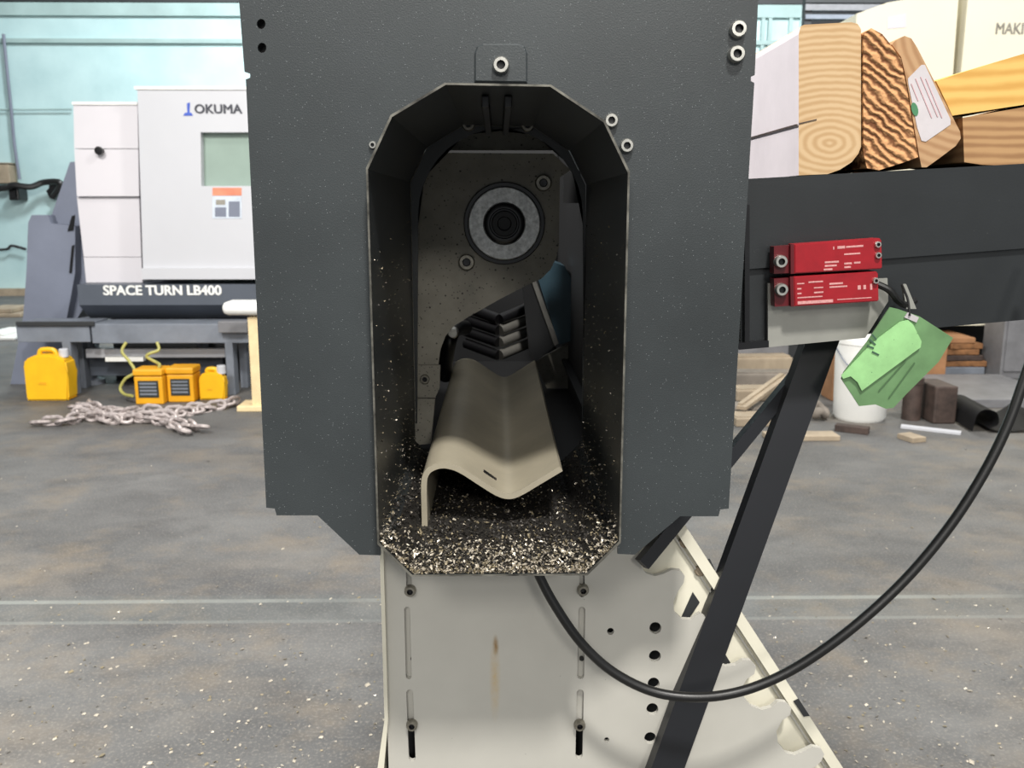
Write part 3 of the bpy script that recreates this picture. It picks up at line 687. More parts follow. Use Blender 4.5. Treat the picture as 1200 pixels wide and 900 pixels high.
# two red safety sensors
def sensor(quad, label, scr, marks, scr2):
    (xa, ya), (xb, yb), (xc, yc), (xd, yd) = quad
    def S(u, v, off=0.0):
        top = Vector((xa + (xb-xa)*u, ya + (yb-ya)*u)); bot = Vector((xd + (xc-xd)*u, yd + (yc-yd)*u))
        p = top.lerp(bot, v); return UB(p.x, p.y, -.004 + off)
    T = 0.017
    t_ = thing('safety_sensor', label, 'sensor', S(0.5, 1))
    bm = bmesh.new(); prism(bm, [S(.19, 0, -T), S(.985, 0, -T), S(1, .08, -T), S(1, .95, -T), S(.985, 1, -T), S(.19, 1, -T)], (0, T, 0))
    bmesh.ops.bevel(bm, geom=[e for e in bm.edges if all(v.co.y < S(.6, .5, -T*.5).y for v in e.verts)], offset=0.0008, segments=2, affect='EDGES'); obj('body', bm, M['red'], t_)
    bm = bmesh.new(); prism(bm, [S(0, .03, -T*.72), S(.186, .03, -T*.72), S(.186, .97, -T*.72), S(0, .97, -T*.72)], (0, T*.72, 0)); obj('mounting_ear', bm, M['red_dk'], t_)
    bm = bmesh.new(); prism(bm, [S(.155, .0, -T*.95), S(.186, .0, -T*.95), S(.186, 1, -T*.95), S(.155, 1, -T*.95)], (0, T*.2, 0)); obj('ear_rib', bm, M['red_dk'], t_)
    place(ME_SCREW, 'screw', S(scr[0], scr[1], -T*.72), t_, scale=0.92)
    for (u, v) in scr2: place(ME_SCREW_S, 'screw', S(u, v, -T), t_, scale=0.55)
    for (u0, u1, v, h_) in marks:
        bm = bmesh.new(); prism(bm, [S(u0, v-h_, -T-.0002), S(u1, v-h_, -T-.0002), S(u1, v+h_, -T-.0002), S(u0, v+h_, -T-.0002)], (0, .0002, 0)); obj('print_line', bm, M['white_print'], t_)
    return t_
sensor([(907, 288), (1033, 279), (1034, 315), (907, 322)], 'upper red plastic safety sensor with pale print on the black beam', (.055, .55),
       [(.55, .56, .22, .05), (.59, .66, .21, .045), (.67, .83, .21, .03), (.65, .80, .45, .025), (.47, .60, .68, .03), (.47, .58, .80, .03), (.46, .54, .92, .03), (.65, .72, .76, .03), (.74, .80, .75, .03), (.65, .71, .88, .03)], [(.96, .2), (.96, .55)])
sensor([(907, 325.5), (1029, 318), (1030, 353), (908, 360.5)], 'lower red plastic safety sensor with denser print on the grey bracket', (.06, .40),
       [(.22, .29, .25, .02), (.33, .47, .22, .025), (.22, .26, .42, .025), (.38, .47, .42, .02), (.22, .26, .58, .025), (.38, .47, .58, .025), (.22, .46, .72, .02), (.22, .56, .89, .05), (.53, .66, .32, .03), (.53, .70, .43, .025), (.80, .83, .5, .07), (.855, .88, .5, .07), (.92, .94, .5, .1), (.60, .93, .86, .015)], [(.97, .3)])
# connectors and short leads of the sensors
bm = bmesh.new(); tube(bm, smoothpts([UB(1028, 333, -.012), UB(1042, 340, -.016), UB(1052, 352, -.016), UB(1062, 357, -.012), UB(1072, 352, -.008)], 6), 0.0032, 10)
tag(obj('sensor_lead', bm, M['cable'], smooth=True), 'short black lead curling out of the lower red sensor', 'lead')
bm = bmesh.new(); prism(bm, UP([(1058, 334), (1062, 333), (1074, 362), (1062, 362)], 0.797), (0, 0.004, 0))
tag(obj('wire_clip', bm, M['bracket']), 'small grey wedge-shaped clip on the black beam above the green tag', 'clip')

# green tag
gt = thing('inspection_tag', 'translucent green plastic sleeve holding a light green card hung from the black beam', 'tag', U(1050, 478, 0.785))
def GT(px, py, off=0): return U(px, py, 0.785 - (px-1050)*0.00006 + off + 0.00008*(py-420))
sleeve = [(1043, 360), (1052, 362), (1078, 371), (1117, 396), (1100, 424), (1062, 462), (1047, 478), (1038, 479), (1026, 474), (1007, 476), (998, 462), (986, 444), (989, 436), (1016, 401)]
bm = bmesh.new(); prism(bm, [GT(x, y) for x, y in sleeve], (0, 0.0016, 0)); obj('sleeve', bm, M['green'], gt)
card = [(1055, 377), (1064, 375), (1070, 380), (1080, 400), (1079, 407), (1010, 458), (1005, 448), (997, 441), (988, 444), (986, 440), (1022, 402)]
bm = bmesh.new(); prism(bm, [GT(x, y, -.0022) for x, y in card], (0, 0.001, 0)); obj('card', bm, M['green_lt'], gt)
for a, b_ in (((1022, 392), (1027, 398)), ((1019, 398), (1026, 404)), ((1016, 405), (1024, 408)), ((1022, 412), (1030, 416))):
    bm = bmesh.new(); bar(bm, GT(*a, -.0026), GT(*b_, -.0026), 0.0014, 0.0004); obj('ink_mark', bm, M['ink'], gt)
for a, b_ in (((1062, 422), (1030, 458)), ((1072, 425), (1042, 466))):
    bm = bmesh.new(); bar(bm, GT(*a, -.0008), GT(*b_, -.0008), 0.0009, 0.0006); obj('crease', bm, M['crease'], gt)
bm = bmesh.new(); prism(bm, [GT(x, y, -.0014) for x, y in ((1064, 366), (1077, 372), (1074, 378), (1060, 372))], (0, 0.0012, 0)); obj('tie_patch', bm, M['paper'], gt)
bm = bmesh.new(); tube(bm, smoothpts([GT(1066, 370, -.002), U(1064, 352, 0.785), U(1060, 341, 0.792), U(1057, 334, 0.798)], 5), 0.0011, 8); obj('tie', bm, M['cable'], gt, smooth=True)

# black cable loop
cp = [(618, 640, .76), (633, 677, .755), (652, 712, .75), (680, 752, .745), (715, 785, .742), (758, 808, .738), (800, 816.5, .734), (845, 815, .73), (890, 803, .73), (940, 778, .73), (1000, 735, .73), (1060, 680, .735), (1112, 618, .74), (1152, 556, .745), (1180, 500, .75), (1199, 448, .755), (1214, 400, .76), (1222, 340, .775), (1225, 300, .79)]
bm = bmesh.new(); tube(bm, smoothpts([U(*c) for c in cp], 6), 0.0044, 12)
tag(obj('electrical_cable', bm, M['cable'], smooth=True), 'black rubber cable hanging in a wide loop from beneath the hood', 'cable')

# ================================================================== TIMBER on the beam
YT = 0.815
def timber(name, pts, dep, mats, label, side=None, shift=0, cat='timber', bev=0.0, group=None):
    bm = bmesh.new(); P = [U(x, y, YT+shift) for x, y in pts]
    prism(bm, P, (0, dep, 0))
    if bev: bmesh.ops.bevel(bm, geom=[e for e in bm.edges if all(abs(v.co.y-(YT+shift)) < 1e-5 for v in e.verts)], offset=bev, segments=1, affect='EDGES')
    bmesh.ops.recalc_face_normals(bm, faces=bm.faces[:])
    if side is not None:
        for f in bm.faces:
            if f.normal.x < -0.7: f.material_index = side
    return tag(obj(name, bm, mats), label, cat, group)
M['wa'] = wood('pine_end_grain', (200, 172, 134), (182, 150, 110), 'RINGS', 58, U(972, 168, YT), dist=2.2, stretch=(.62, 1, 1))
M['wb'] = wood('rough_torn_end_grain', (202, 152, 106), (104, 64, 38), 'BANDS', 46, U(1040, 120, YT), rot=(0, math.radians(-38), 0), dist=7.0, bump=0.9, lo=0.5, hi=0.82)
M['wc'] = wood('brown_end_grain', (180, 146, 110), (160, 124, 90), 'RINGS', 40, U(1160, 20, YT), dist=1.2)
M['wd'] = wood('yellow_plank_grain', (216, 178, 104), (198, 152, 80), 'BANDS', 26, U(1150, 110, YT), rot=(0, math.radians(12), 0), dist=4.0, stretch=(0.25, 1, 1))
M['we'] = wood('weathered_plank_grain', (174, 138, 98), (146, 110, 76), 'BANDS', 40, U(1150, 165, YT), dist=3.0, stretch=(0.2, 1, 1))
ba = timber('timber_offcut', [(942, 29), (998, 26), (1005, 28), (1009, 34), (1009, 172), (1006, 180), (998, 190), (984, 199), (970, 204), (936, 205.5), (936, 40), (938, 32)], 0.22, [M['wa'], M['timber_side']],
            'thick pine offcut showing growth rings with a pale lilac-grey side', side=1)
# drying crack of the big offcut
bm = bmesh.new()
ck = [U(935.2, 146, YT), U(935.2, 146, YT) + Vector((0, 0.21, 0))]
box(bm, ck[0].x-0.0012, ck[0].x-0.0002, YT+0.001, YT+0.20, ck[0].z-0.0006, ck[0].z+0.0006); obj('crack', bm, M['rust'], ba)
bm = bmesh.new(); bar(bm, U(936, 145, YT-.0004), U(957, 140, YT-.0004), 0.0009, 0.0004); obj('crack', bm, M['rust'], ba)
timber('timber_offcut', [(1011.5, 46), (1014, 38), (1021, 33), (1034, 40), (1042, 50), (1055, 68), (1062, 100), (1070, 150), (1076, 184), (1060, 190), (1030, 199.5), (1016, 197), (1012, 180), (1011.5, 120)], 0.15, M['wb'],
       'orange-brown offcut with rough torn diagonal grain squeezed between two offcuts', shift=-0.003)
bc_ = timber('timber_offcut', [(1045, 52), (1050, 47), (1060, 42), (1068, 45), (1075, 56), (1125, 154), (1126, 162), (1120, 171), (1100, 186), (1086, 196), (1080, 196), (1077.5, 184), (1071.5, 150), (1063.5, 100), (1056.5, 67.5)], 0.16, M['wc'],
            'leaning brown offcut bearing a white paper label', shift=0.004)
lp = [(1064, 92), (1080, 76), (1084, 76), (1114, 140), (1114, 146), (1085, 166), (1080, 165), (1075, 150), (1064.5, 98)]
bm = bmesh.new(); prism(bm, [U(x, y, YT+0.0035) for x, y in lp], (0, 0.0004, 0)); lb = obj('paper_label', bm, M['paper'], bc_)
bm = bmesh.new(); prism(bm, [U(1072 + 4*math.cos(a)+1.5*math.sin(a), 128 + 8*math.sin(a), YT+0.0031) for a in [k*math.pi/6 for k in range(12)]], (0, 0.0003, 0)); obj('label_emblem', bm, M['leaf'], lb)
for a, b_ in (((1073, 92), (1092, 138)), ((1079, 90), (1099, 137)), ((1085, 92), (1104, 138)), ((1068, 98), (1076, 118))):
    bm = bmesh.new(); bar(bm, U(*a, YT+0.0032), U(*b_, YT+0.0032), 0.0008, 0.0003); obj('label_print', bm, M['pink'], lb)
timber('timber_plank', [(1097, 95), (1130, 84), (1196, 64), (1300, 34), (1300, 96), (1198, 123), (1116, 135.5), (1108, 118)], 0.10, M['wd'], 'bright yellow plank lying on top of the weathered plank', shift=0.012)
timber('timber_plank', [(1128, 138), (1200, 125.5), (1300, 99), (1300, 186), (1175, 194), (1150, 193), (1130, 190)], 0.12, M['we'], 'weathered brown plank beneath the bright yellow plank', shift=0.010)
timber('timber_plank', [(1116, 137), (1128, 136), (1128, 191), (1122, 191), (1119, 160)], 0.06, M['pale_wood'], 'pale narrow plank edge squeezed behind the labelled offcut', shift=0.03)

# ================================================================== BACKGROUND LEFT: turning machine
YL = 6.25
lt = thing('turning_machine', 'large white and grey turning machine with a slate base and door window', 'machine tool', (U(300, 300, YL).x, YL+0.6, 0))
def pz(y, Y=YL): return U(200, y, Y).z
def pxx(x, Y=YL, y=220): return U(x, y, Y).x
# main body with door window opening
XR = pxx(520)
dz0, dz1 = pz(326), pz(105)
outer = [Vector((U(161, 105, YL).x, YL, dz1)), Vector((XR, YL, dz1)), Vector((XR, YL, dz0)), Vector((U(168, 326, YL).x, YL, dz0))]
win = [U(235, 155, YL), U(350, 155, YL), U(350, 218, YL), U(236, 218, YL)]
bm = plate(outer, [win], (0, 0.06, 0)); obj('front_door', bm, M['lathe2'], lt)
bm = bmesh.new(); box(bm, win[0].x-.02, win[1].x+.02, YL+0.061, YL+0.075, win[2].z-.02, win[0].z+.02); obj('door_window', bm, M['glass'], lt)
bm = bmesh.new(); box(bm, U(166, 215, YL).x, XR, YL+0.08, YL+1.3, dz0, dz1-.005); obj('machine_body', bm, M['lathe'], lt)
bm = bmesh.new(); box(bm, U(158, 105, YL).x, XR, YL-0.01, YL+1.3, dz1, dz1+0.02); obj('top_cover', bm, M['white'], lt)
bm = bmesh.new(); box(bm, U(168, 320, YL).x, XR, YL-0.03, YL+0.02, pz(327), pz(314)); obj('door_sill', bm, M['lathe2'], lt)
# left end cover: three stacked panels with seams
def cov(pts, dy=0.0):
    bm = bmesh.new(); prism(bm, [U(x, y, YL+0.10+dy) for x, y in pts], (0, 1.0, 0)); obj('end_cover_panel', bm, M['lathe'], lt)
cov([(86, 123), (161, 123), (162, 174), (87, 174)]); cov([(87, 174.8), (162, 174.8), (163, 230), (90, 230)]); cov([(90, 230.7), (163, 230.7), (165.5, 301), (98, 301)], .03); cov([(98, 301.6), (165.5, 301.6), (167, 331), (101, 331)], .03)
bm = bmesh.new(); box(bm, U(85, 122, YL+.1).x, U(161.5, 122, YL+.1).x, YL+.09, YL+1.1, U(120, 123, YL+.1).z, U(120, 119.5, YL+.1).z); obj('end_cover_cap', bm, M['white'], lt)
bm = bmesh.new(); revolve(bm, [(0.02, 0), (0.02, 0.03), (0.028, 0.035), (0.028, 0.05), (0, 0.055)], 16, loc=U(119, 177, YL+.1)); obj('latch_knob', bm, M['blackm'], lt, smooth=40)
# logo, lettering, sticker
bm = bmesh.new()
prism(bm, UP([(219, 121), (222.5, 120), (222, 132), (219.5, 132)], YL-.004), (0, .003, 0)); prism(bm, UP([(214.5, 135.5), (217, 132), (224, 132), (226, 135.5)], YL-.004), (0, .003, 0)); obj('blue_emblem', bm, M['blue'], lt)
text_part('lettering', 'OKUMA', 228, 283, 122.5, 133, YL, M['logo'], lt, shift=1.0)
bm = bmesh.new(); prism(bm, UP([(249, 220), (283, 220), (283, 229), (249, 229)], YL-.003), (0, .0025, 0)); obj('warning_sticker', bm, M['orange'], lt)
bm = bmesh.new(); prism(bm, UP([(249, 230.5), (283, 230.5), (283, 256), (249, 256)], YL-.003), (0, .0025, 0)); st = obj('warning_sticker', bm, M['sticker'], lt)
for (a, b_, y0, y1) in ((253, 264, 234, 240), (252, 265, 243, 254), (268, 281, 236, 254)):
    bm = bmesh.new(); prism(bm, UP([(a, y0), (b_, y0), (b_, y1), (a, y1)], YL-.0042), (0, .001, 0)); obj('sticker_print', bm, M['print'] if y0 < 236 else M['conv'], st)
# slate base with lettering, sloping underneath
bm = bmesh.new(); xa, xb = U(93, 345, YL).x, XR
za, zb_, zc = pz(333), pz(357), pz(376)
prism(bm, [Vector((xa, YL-.02, za)), Vector((xa, YL-.02, zb_)), Vector((xa, YL+.14, zc)), Vector((xa, YL+1.25, zc)), Vector((xa, YL+1.25, za))], (xb-xa, 0, 0)); obj('slate_base', bm, M['lathe_dk'], lt)
text_part('lettering', 'SPACE TURN LB400', 121, 259, 334.5, 346, YL-.02, M['white'], lt, bold=0.014, shift=0.9)
bm = bmesh.new(); box(bm, U(102, 345, YL).x, XR, YL+.35, YL+1.15, 0, zc); obj('plinth', bm, M['dark'], lt)
for px in (108, 240, 400):
    bm = bmesh.new(); x = U(px, 380, YL+.3).x; revolve(bm, [(0.09, 0), (0.09, 0.03), (0.04, 0.05), (0.04, zc)], 16, axis='Z', loc=(x, YL+0.22, 0)); obj('levelling_foot', bm, M['bench'], lt, smooth=40)
# chip conveyor rising at the left end
YV = 6.55
cv = thing('chip_conveyor', 'blue-grey inclined chip conveyor at the end of the white turning machine', 'conveyor', (U(50, 400, YV).x, YV+.2, 0))
zg = 0.0
bm = bmesh.new(); prism(bm, [U(82, 190, YV), U(92, 189, YV), U(97, 300, YV), U(104, 350, YV), U(78, 395, YV), U(58, 395, YV), U(57, 262, YV)], (0, .45, 0)); obj('inclined_duct', bm, M['conv'], cv)
a_, b2 = U(33, 261, YV-.1), U(88, 320, YV-.1)
bm = bmesh.new(); pL = [U(37, 252, YV-.1), U(56, 252, YV-.1), U(60, 262, YV-.1), U(88, 265, YV-.1), U(88, 320, YV-.1), U(76, 385, YV-.1), U(74, 420, YV-.1)]
pB = [Vector((U(74, 440, YV-.1).x, YV-.1, 0)), Vector((U(11, 440, YV-.1).x, YV-.1, 0))]
prism(bm, pL + pB + [U(27, 373, YV-.1), U(31, 317, YV-.1), U(33, 261, YV-.1)], (0, .6, 0)); obj('discharge_box', bm, M['conv'], cv)
for q in ([(84, 253), (88, 252), (86, 270), (79, 271)], [(84, 288), (87, 287), (84, 320), (81, 320)]):
    bm = bmesh.new(); prism(bm, UP(q, YV-.108), (0, .006, 0)); obj('dark_slot', bm, M['blackm'], cv)

# low steel bench in front
YN = 6.03
bn = thing('steel_bench', 'low grey steel frame bench standing in front of the turning machine', 'bench', (U(150, 460, YN).x, YN+.1, 0))
def nb(name, x0, x1, y0, y1, dep, m='bench', off=0.0, toz=None):
    bm = bmesh.new(); p = U(x0, y0, YN+off); q = U(x1, y1, YN+off)
    box(bm, p.x, q.x, YN+off, YN+off+dep, toz if toz is not None else q.z, p.z, 0.004); return obj(name, bm, M[m], bn)
nb('top_rail', 18, 106, 379, 401, .30); nb('top_rail', 106.5, 292, 380, 402, .28)
nb('top_lip', 18, 110, 377, 382, .02, 'dark', -.02)
for (x0, x1) in ((72, 88), (263, 276)): nb('leg', x0, x1, 400, 462, .10, 'bench', 0.0, 0.0)
nb('lower_rail', 100, 264, 409, 419, .05, 'lathe2', .16)
nb('leg', 90, 102, 400, 462, .08, 'bench', .25, 0.0); nb('leg', 279, 291, 400, 462, .08, 'bench', .25, 0.0)
nb('back_panel', 104, 262, 419, 440, .02, 'lathe_dk', .30)
nb('corner_plate', 255, 290, 377, 390, .10, 'grey_box', -.06)
bm = bmesh.new(); p = U(124, 420, YN+.12); box(bm, p.x, p.x+.26, YN+.11, YN+.159, p.z-.02, p.z+.01); obj('label_strip', bm, M['white'], bn)

# jerry can, battery boxes, small can
def jerry(px0, px1, y0, y1, label, name='jerry_can', m='yellow'):
    g = G((px0+px1)/2, y1); Y = g.y
    x0, x1 = U(px0, y1, Y).x, U(px1, y1, Y).x; h = U((px0+px1)/2, y0, Y).z; wd = x1-x0; d = wd*.5
    t_ = thing(name, label, 'canister', (g.x, Y+d/2, 0))
    bm = bmesh.new(); P = [(0, .02), (.04, 0), (.93, 0), (.97, .03), (1, .55), (.97, .80), (.80, .90), (.62, .93), (.30, .93), (.06, .84), (0, .74)]
    prism(bm, [Vector((x0+u*wd, Y, v*h)) for u, v in P], (0, d, 0))
    bmesh.ops.bevel(bm, geom=bm.edges[:], offset=0.012, segments=2, affect='EDGES'); obj('body', bm, M[m], t_, smooth=40)
    bm = bmesh.new(); tube(bm, smoothpts([(x0+.28*wd, Y+d/2, .91*h), (x0+.34*wd, Y+d/2, 1.0*h), (x0+.6*wd, Y+d/2, 1.0*h), (x0+.68*wd, Y+d/2, .9*h)], 5), 0.016, 10); obj('handle', bm, M[m], t_, smooth=True)
    bm = bmesh.new(); revolve(bm, [(.03, 0), (.03, .05), (.025, .055), (0, .055)], 14, axis='Z', loc=(x0+.84*wd, Y+d/2, .86*h)); obj('cap', bm, M['lathe2'], t_, smooth=40)
    bm = bmesh.new(); prism(bm, [Vector((x0+u*wd, Y-.003, v*h)) for u, v in ((.32, .34), (.50, .33), (.50, .38), (.36, .39))], (0, .004, 0)); obj('embossed_mark', bm, M['amber'], t_)
    return t_
jerry(31, 82, 412, 470, 'large yellow plastic jerry can by the bench leg')
jerry(234, 264, 434, 469, 'small yellow plastic canister beside the two vented boxes', 'canister', 'yellow')
def vbox(px0, px1, y0, y1, label):
    g = G((px0+px1)/2, y1); Y = g.y
    x0, x1 = U(px0, y1, Y).x, U(px1, y1, Y).x; h = U((px0+px1)/2, y0, Y).z; d = .16
    t_ = thing('vented_box', label, 'box', (g.x, Y+d/2, 0), None)
    bm = bmesh.new(); box(bm, x0, x1, Y, Y+d, 0, h*.80, .008); obj('case', bm, M['amber'], t_)
    bm = bmesh.new(); box(bm, x0-.004, x1+.004, Y-.008, Y+d, h*.815, h, .01); obj('lid', bm, M['amber'], t_)
    wv = x1-x0
    bm = bmesh.new(); box(bm, x0+.14*wv, x1-.14*wv, Y-.004, Y+.002, h*.20, h*.68); v = obj('vent_panel', bm, M['vent'], t_)
    for k in range(4):
        bm = bmesh.new(); z = h*(.30+.1*k); box(bm, x0+.2*wv, x1-.2*wv, Y-.008, Y-.003, z-.006, z+.006); obj('vent_slat', bm, M['bench'], v)
vbox(159, 192, 433, 474, 'amber box with dark vent panel and a pale olive hose dropping onto its lid')
vbox(197, 228, 431, 471.5, 'amber box with dark vent panel standing next to the small yellow canister')
# hoses hanging over the bench to the boxes
for j, pts in enumerate((((148, 401, 5.9), (143, 412, 5.88), (152, 424, 5.86), (158, 436, 5.84), (147, 444, 5.84), (141, 455, 5.84), (146, 462, 5.80), (155, 464, 5.74)),
                         ((184, 401, 5.9), (186, 410, 5.88), (176, 414, 5.86), (172, 418, 5.86), (182, 424, 5.86), (187, 427, 5.82), (186, 430.5, 5.78)))):
    bm = bmesh.new(); tube(bm, smoothpts([U(*p) for p in pts], 6), 0.010, 8)
    tag(obj('hose', bm, M['hose'], smooth=True), ('pale olive hose looping down beside the amber boxes', 'short pale olive hose dropping onto the lid of an amber box')[j], 'hose')
# pale post with white pad
po_ = thing('wooden_post', 'pale wooden post with a white pad on its top and flat foot', 'post', G(295, 481))
Yq = G(295, 481).y
bm = bmesh.new(); a, b_ = U(290, 372, Yq), U(304, 372, Yq); box(bm, a.x, b_.x, Yq, Yq+.09, 0.02, a.z); obj('upright', bm, M['pale_wood'], po_)
bm = bmesh.new(); a, b_ = U(279, 472, Yq), U(312, 472, Yq); box(bm, a.x, b_.x, Yq-.04, Yq+.16, 0, .035, .005); obj('foot', bm, M['pale_wood'], po_)
bm = bmesh.new(); a, b_ = U(262, 369, Yq), U(312, 353, Yq); box(bm, a.x, b_.x, Yq-.05, Yq+.13, a.z, b_.z, .035); obj('pad', bm, M['white'], po_, smooth=50)
# chain heap
chn_t = thing('steel_chain', 'heap of galvanised steel chain lying on the concrete floor', 'chain', G(150, 500))
bm = bmesh.new(); tube(bm, [Vector(((.030*math.copysign(abs(math.cos(a))**.8, math.cos(a)) + .016*math.copysign(1, math.cos(a))), .024*math.sin(a), 0)) for a in [2*math.pi*(k+.5)/12 for k in range(12)]], 0.0095, 6, closed=True)
lk = obj('link', bm, M['chain'], smooth=True); me_l = lk.data; bpy.data.objects.remove(lk)
paths = [[(48, 500), (75, 499), (100, 494), (130, 497), (160, 496), (190, 493), (215, 503), (236, 508)], [(92, 484), (110, 487), (128, 492), (150, 489), (175, 488), (200, 487), (230, 483), (258, 480), (276, 476)],
         [(100, 478), (116, 484), (132, 486), (155, 494), (178, 497), (196, 500), (212, 509), (226, 511)], [(95, 489), (118, 494), (136, 499), (125, 500)], [(180, 492), (205, 490), (222, 487), (246, 482)]]
rs = random.Random(3)
for pth in paths:
    pp = smoothpts([G(x, y) for x, y in pth], 12); last = None; k = 0
    for p in pp:
        if last is not None and (p-last).length < 0.058: continue
        d = (p-last) if last is not None else Vector((1, 0, 0)); last = p.copy(); k += 1
        o = bpy.data.objects.new('link', me_l); COL.objects.link(o)
        o.location = (p.x, p.y, 0.020 + 0.022*rs.random()); o.rotation_euler = ((0.35 if k % 2 else 1.2)*rs.choice((-1, 1)), rs.uniform(-.15, .15), math.atan2(d.y, d.x) + rs.uniform(-.35, .35))
        o.scale = (1.15,)*3; adopt(o, chn_t)
# wall fittings at far left
def simple(name, fn, m, label, cat, smooth=False, group=None):
    bm = bmesh.new(); fn(bm); return tag(obj(name, bm, M[m], smooth=smooth), label, cat, group)
YF = YW - 0.12
def f(bm):
    a, b_ = U(-8, 215, YF), U(14, 193, YF); box(bm, a.x, b_.x, YF-.1, YW-.002, a.z, b_.z, .01)
    a, b_ = U(-8, 192, YF), U(15, 191, YF); box(bm, a.x, b_.x, YF-.11, YW-.004, a.z, b_.z)
simple('junction_box', f, 'plank_b', 'beige junction box on the pale cyan wall', 'electrical box')
def f(bm): tube(bm, smoothpts([U(-10, 222, YF-.22), U(8, 220, YF-.24), U(16, 217, YF-.26), U(36, 219, YF-.2), U(50, 214, YF-.12), U(66, 213, YF-.12), U(71, 217, YF-.12), U(63, 230, YF-.12)], 6), .045, 8)
simple('cable_bundle', f, 'cable', 'thick black cable bundle running along the pale cyan wall', 'cable', True)
def f(bm):
    a, b_ = U(17, 235, YF), U(27, 217, YF); box(bm, a.x, b_.x, YF-.15, YW-.002, a.z, b_.z, .02); box(bm, a.x+.03, b_.x-.03, YF-.18, YF-.14, a.z+.05, b_.z-.05)
simple('switch_box', f, 'blackm', 'small black switch box under the wall cable bundle', 'electrical box')
def f(bm):
    prism(bm, UP([(54, 224), (63, 214), (71, 214), (64, 234), (58, 232)], YF), (0, .10, 0)); a = U(62, 220, YF-.03); box(bm, a.x-.05, a.x+.05, YF-.04, YF, a.z-.04, a.z+.04)
simple('cable_clamp', f, 'blackm', 'angular black clamp at the end of the wall cable bundle', 'clamp')
def f(bm): tube(bm, smoothpts([U(4, 40, YF), U(9, 90, YF), U(13, 128, YF), U(17, 170, YF), U(23, 210, YF)], 5), .022, 8)
simple('drop_cord', f, 'conv', 'thin grey cord hanging down the pale cyan wall', 'cord', True)
def f(bm): tube(bm, [U(-20, 128.5, YF+.05), U(84, 128, YF+.05)], .012, 8)
simple('conduit', f, 'wall_band', 'thin horizontal conduit on the pale cyan wall beside the turning machine', 'conduit')
def f(bm): tube(bm, smoothpts([U(-10, 293, YF), U(8, 292, YF), U(14, 288, YF), U(30, 292, YF)], 5), .02, 8)
simple('floor_lead', f, 'dark', 'short dark lead along the wall behind the conveyor', 'lead', True)
for i, (x0, x1, y, hgt, m, lb_) in enumerate(((-20, 24, 372, .10, 'plank_b', 'tan board lying flat near the pale cyan wall'), (-20, 16, 399, .07, 'white', 'white board lying flat beside the conveyor foot'))):
    a, b_ = G(x0, y), G(x1, y)
    def f(bm):
        box(bm, a.x, b_.x, a.y, a.y+.5, 0, hgt*.45, .01); box(bm, a.x, b_.x-.12, a.y+.03, a.y+.48, hgt*.46, hgt, .01)
    simple('flat_board', f, m, lb_, 'board')

# ================================================================== BACKGROUND RIGHT
YM = 7.0
mk = thing('machining_centre', 'tall cream machining centre cabinet behind the timber offcuts', 'machine tool', (U(1200, 300, YM).x, YM+.8, 0))
ztop = U(1100, 4, YM).z
bm = bmesh.new(); prism(bm, [Vector((U(1004, 16, YM).x, YM, U(1004, 16, YM).z)), Vector((U(1040, 3, YM).x, YM, U(1040, 3, YM).z)), Vector((U(1124, -12, YM).x, YM, U(1124, -12, YM).z)), Vector((U(1124, 60, YM).x, YM, .35)), Vector((U(1004, 60, YM).x, YM, .35))], (0, 1.4, 0)); obj('left_cover', bm, M['cream'], mk)
bm = bmesh.new(); box(bm, U(1125.5, 60, YM).x, U(1420, 60, YM).x, YM-.04, YM+1.4, .35, U(1124, -14, YM).z); obj('door_cover', bm, M['cream'], mk)
bm = bmesh.new(); prism(bm, [U(885, 62, YM+.2), U(1003, 24, YM+.2), Vector((U(1003, 24, YM+.2).x, YM+.2, .35)), Vector((U(885, 24, YM+.2).x, YM+.2, .35))], (0, 1.0, 0)); obj('side_cover', bm, M['cream'], mk)
bm = bmesh.new(); box(bm, U(890, 60, YM).x, U(1420, 60, YM).x, YM+.3, YM+1.3, 0, .34); obj('plinth', bm, M['dark'], mk)
text_part('lettering', 'MAKINO', 1167, 1222, 27, 40, YM-.04, M['print'], mk, shift=0.5)
bm = bmesh.new(); prism(bm, UP([(1040, 20), (1062, 16), (1062, 32), (1040, 34)], YM-.003), (0, .0025, 0)); obj('faint_plate', bm, M['lathe'], mk)
# dark rafters / shelving top right
for i, (y0, y1, m) in enumerate(((-12, 3, 'dark'), (5, 12, 'grey_box'), (17, 22, 'bench'))):
    a, b_ = U(944, y1, 10.5), U(1030, y0, 10.5)
    bm = bmesh.new(); box(bm, a.x, b_.x+1.0, 10.5, 10.6, a.z, b_.z)
    if i == 0:
        rk = thing('storage_rack', 'dark steel rack with horizontal rails behind the cream cabinet', 'rack', (a.x+.7, 10.6, 0))
    obj('rack_rail', bm, M[m], rk)
for px in (948, 1060):
    bm = bmesh.new(); x = U(px, 15, 10.5).x; box(bm, x-.04, x+.04, 10.52, 10.62, 0, U(px, -8, 10.5).z); obj('rack_post', bm, M['dark'], rk)

# scrap below the beam
def gbox(name, x0, x1, y0, y1, dep, m, label, cat, bev=0.006, rotz=0.0, group=None, z0=0.0, Y=None, extra=None):
    g = G((x0+x1)/2, y1) if Y is None else Vector((0, Y, 0))
    a, b_ = U(x0, y1, g.y), U(x1, y0, g.y)
    bm = bmesh.new(); cx, cy = (a.x+b_.x)/2, g.y+dep/2; hx = (b_.x-a.x)/2
    zb0 = z0 if z0 is not None else a.z
    box(bm, -hx, hx, -dep/2, dep/2, 0, max(b_.z-zb0, .012), bev)
    if extra: extra(bm, hx, dep, max(b_.z-zb0, .012))
    o = obj(name, bm, M[m]); o.location = (cx, cy, zb0); o.rotation_euler = (0, 0, rotz)
    return tag(o, label, cat, group)
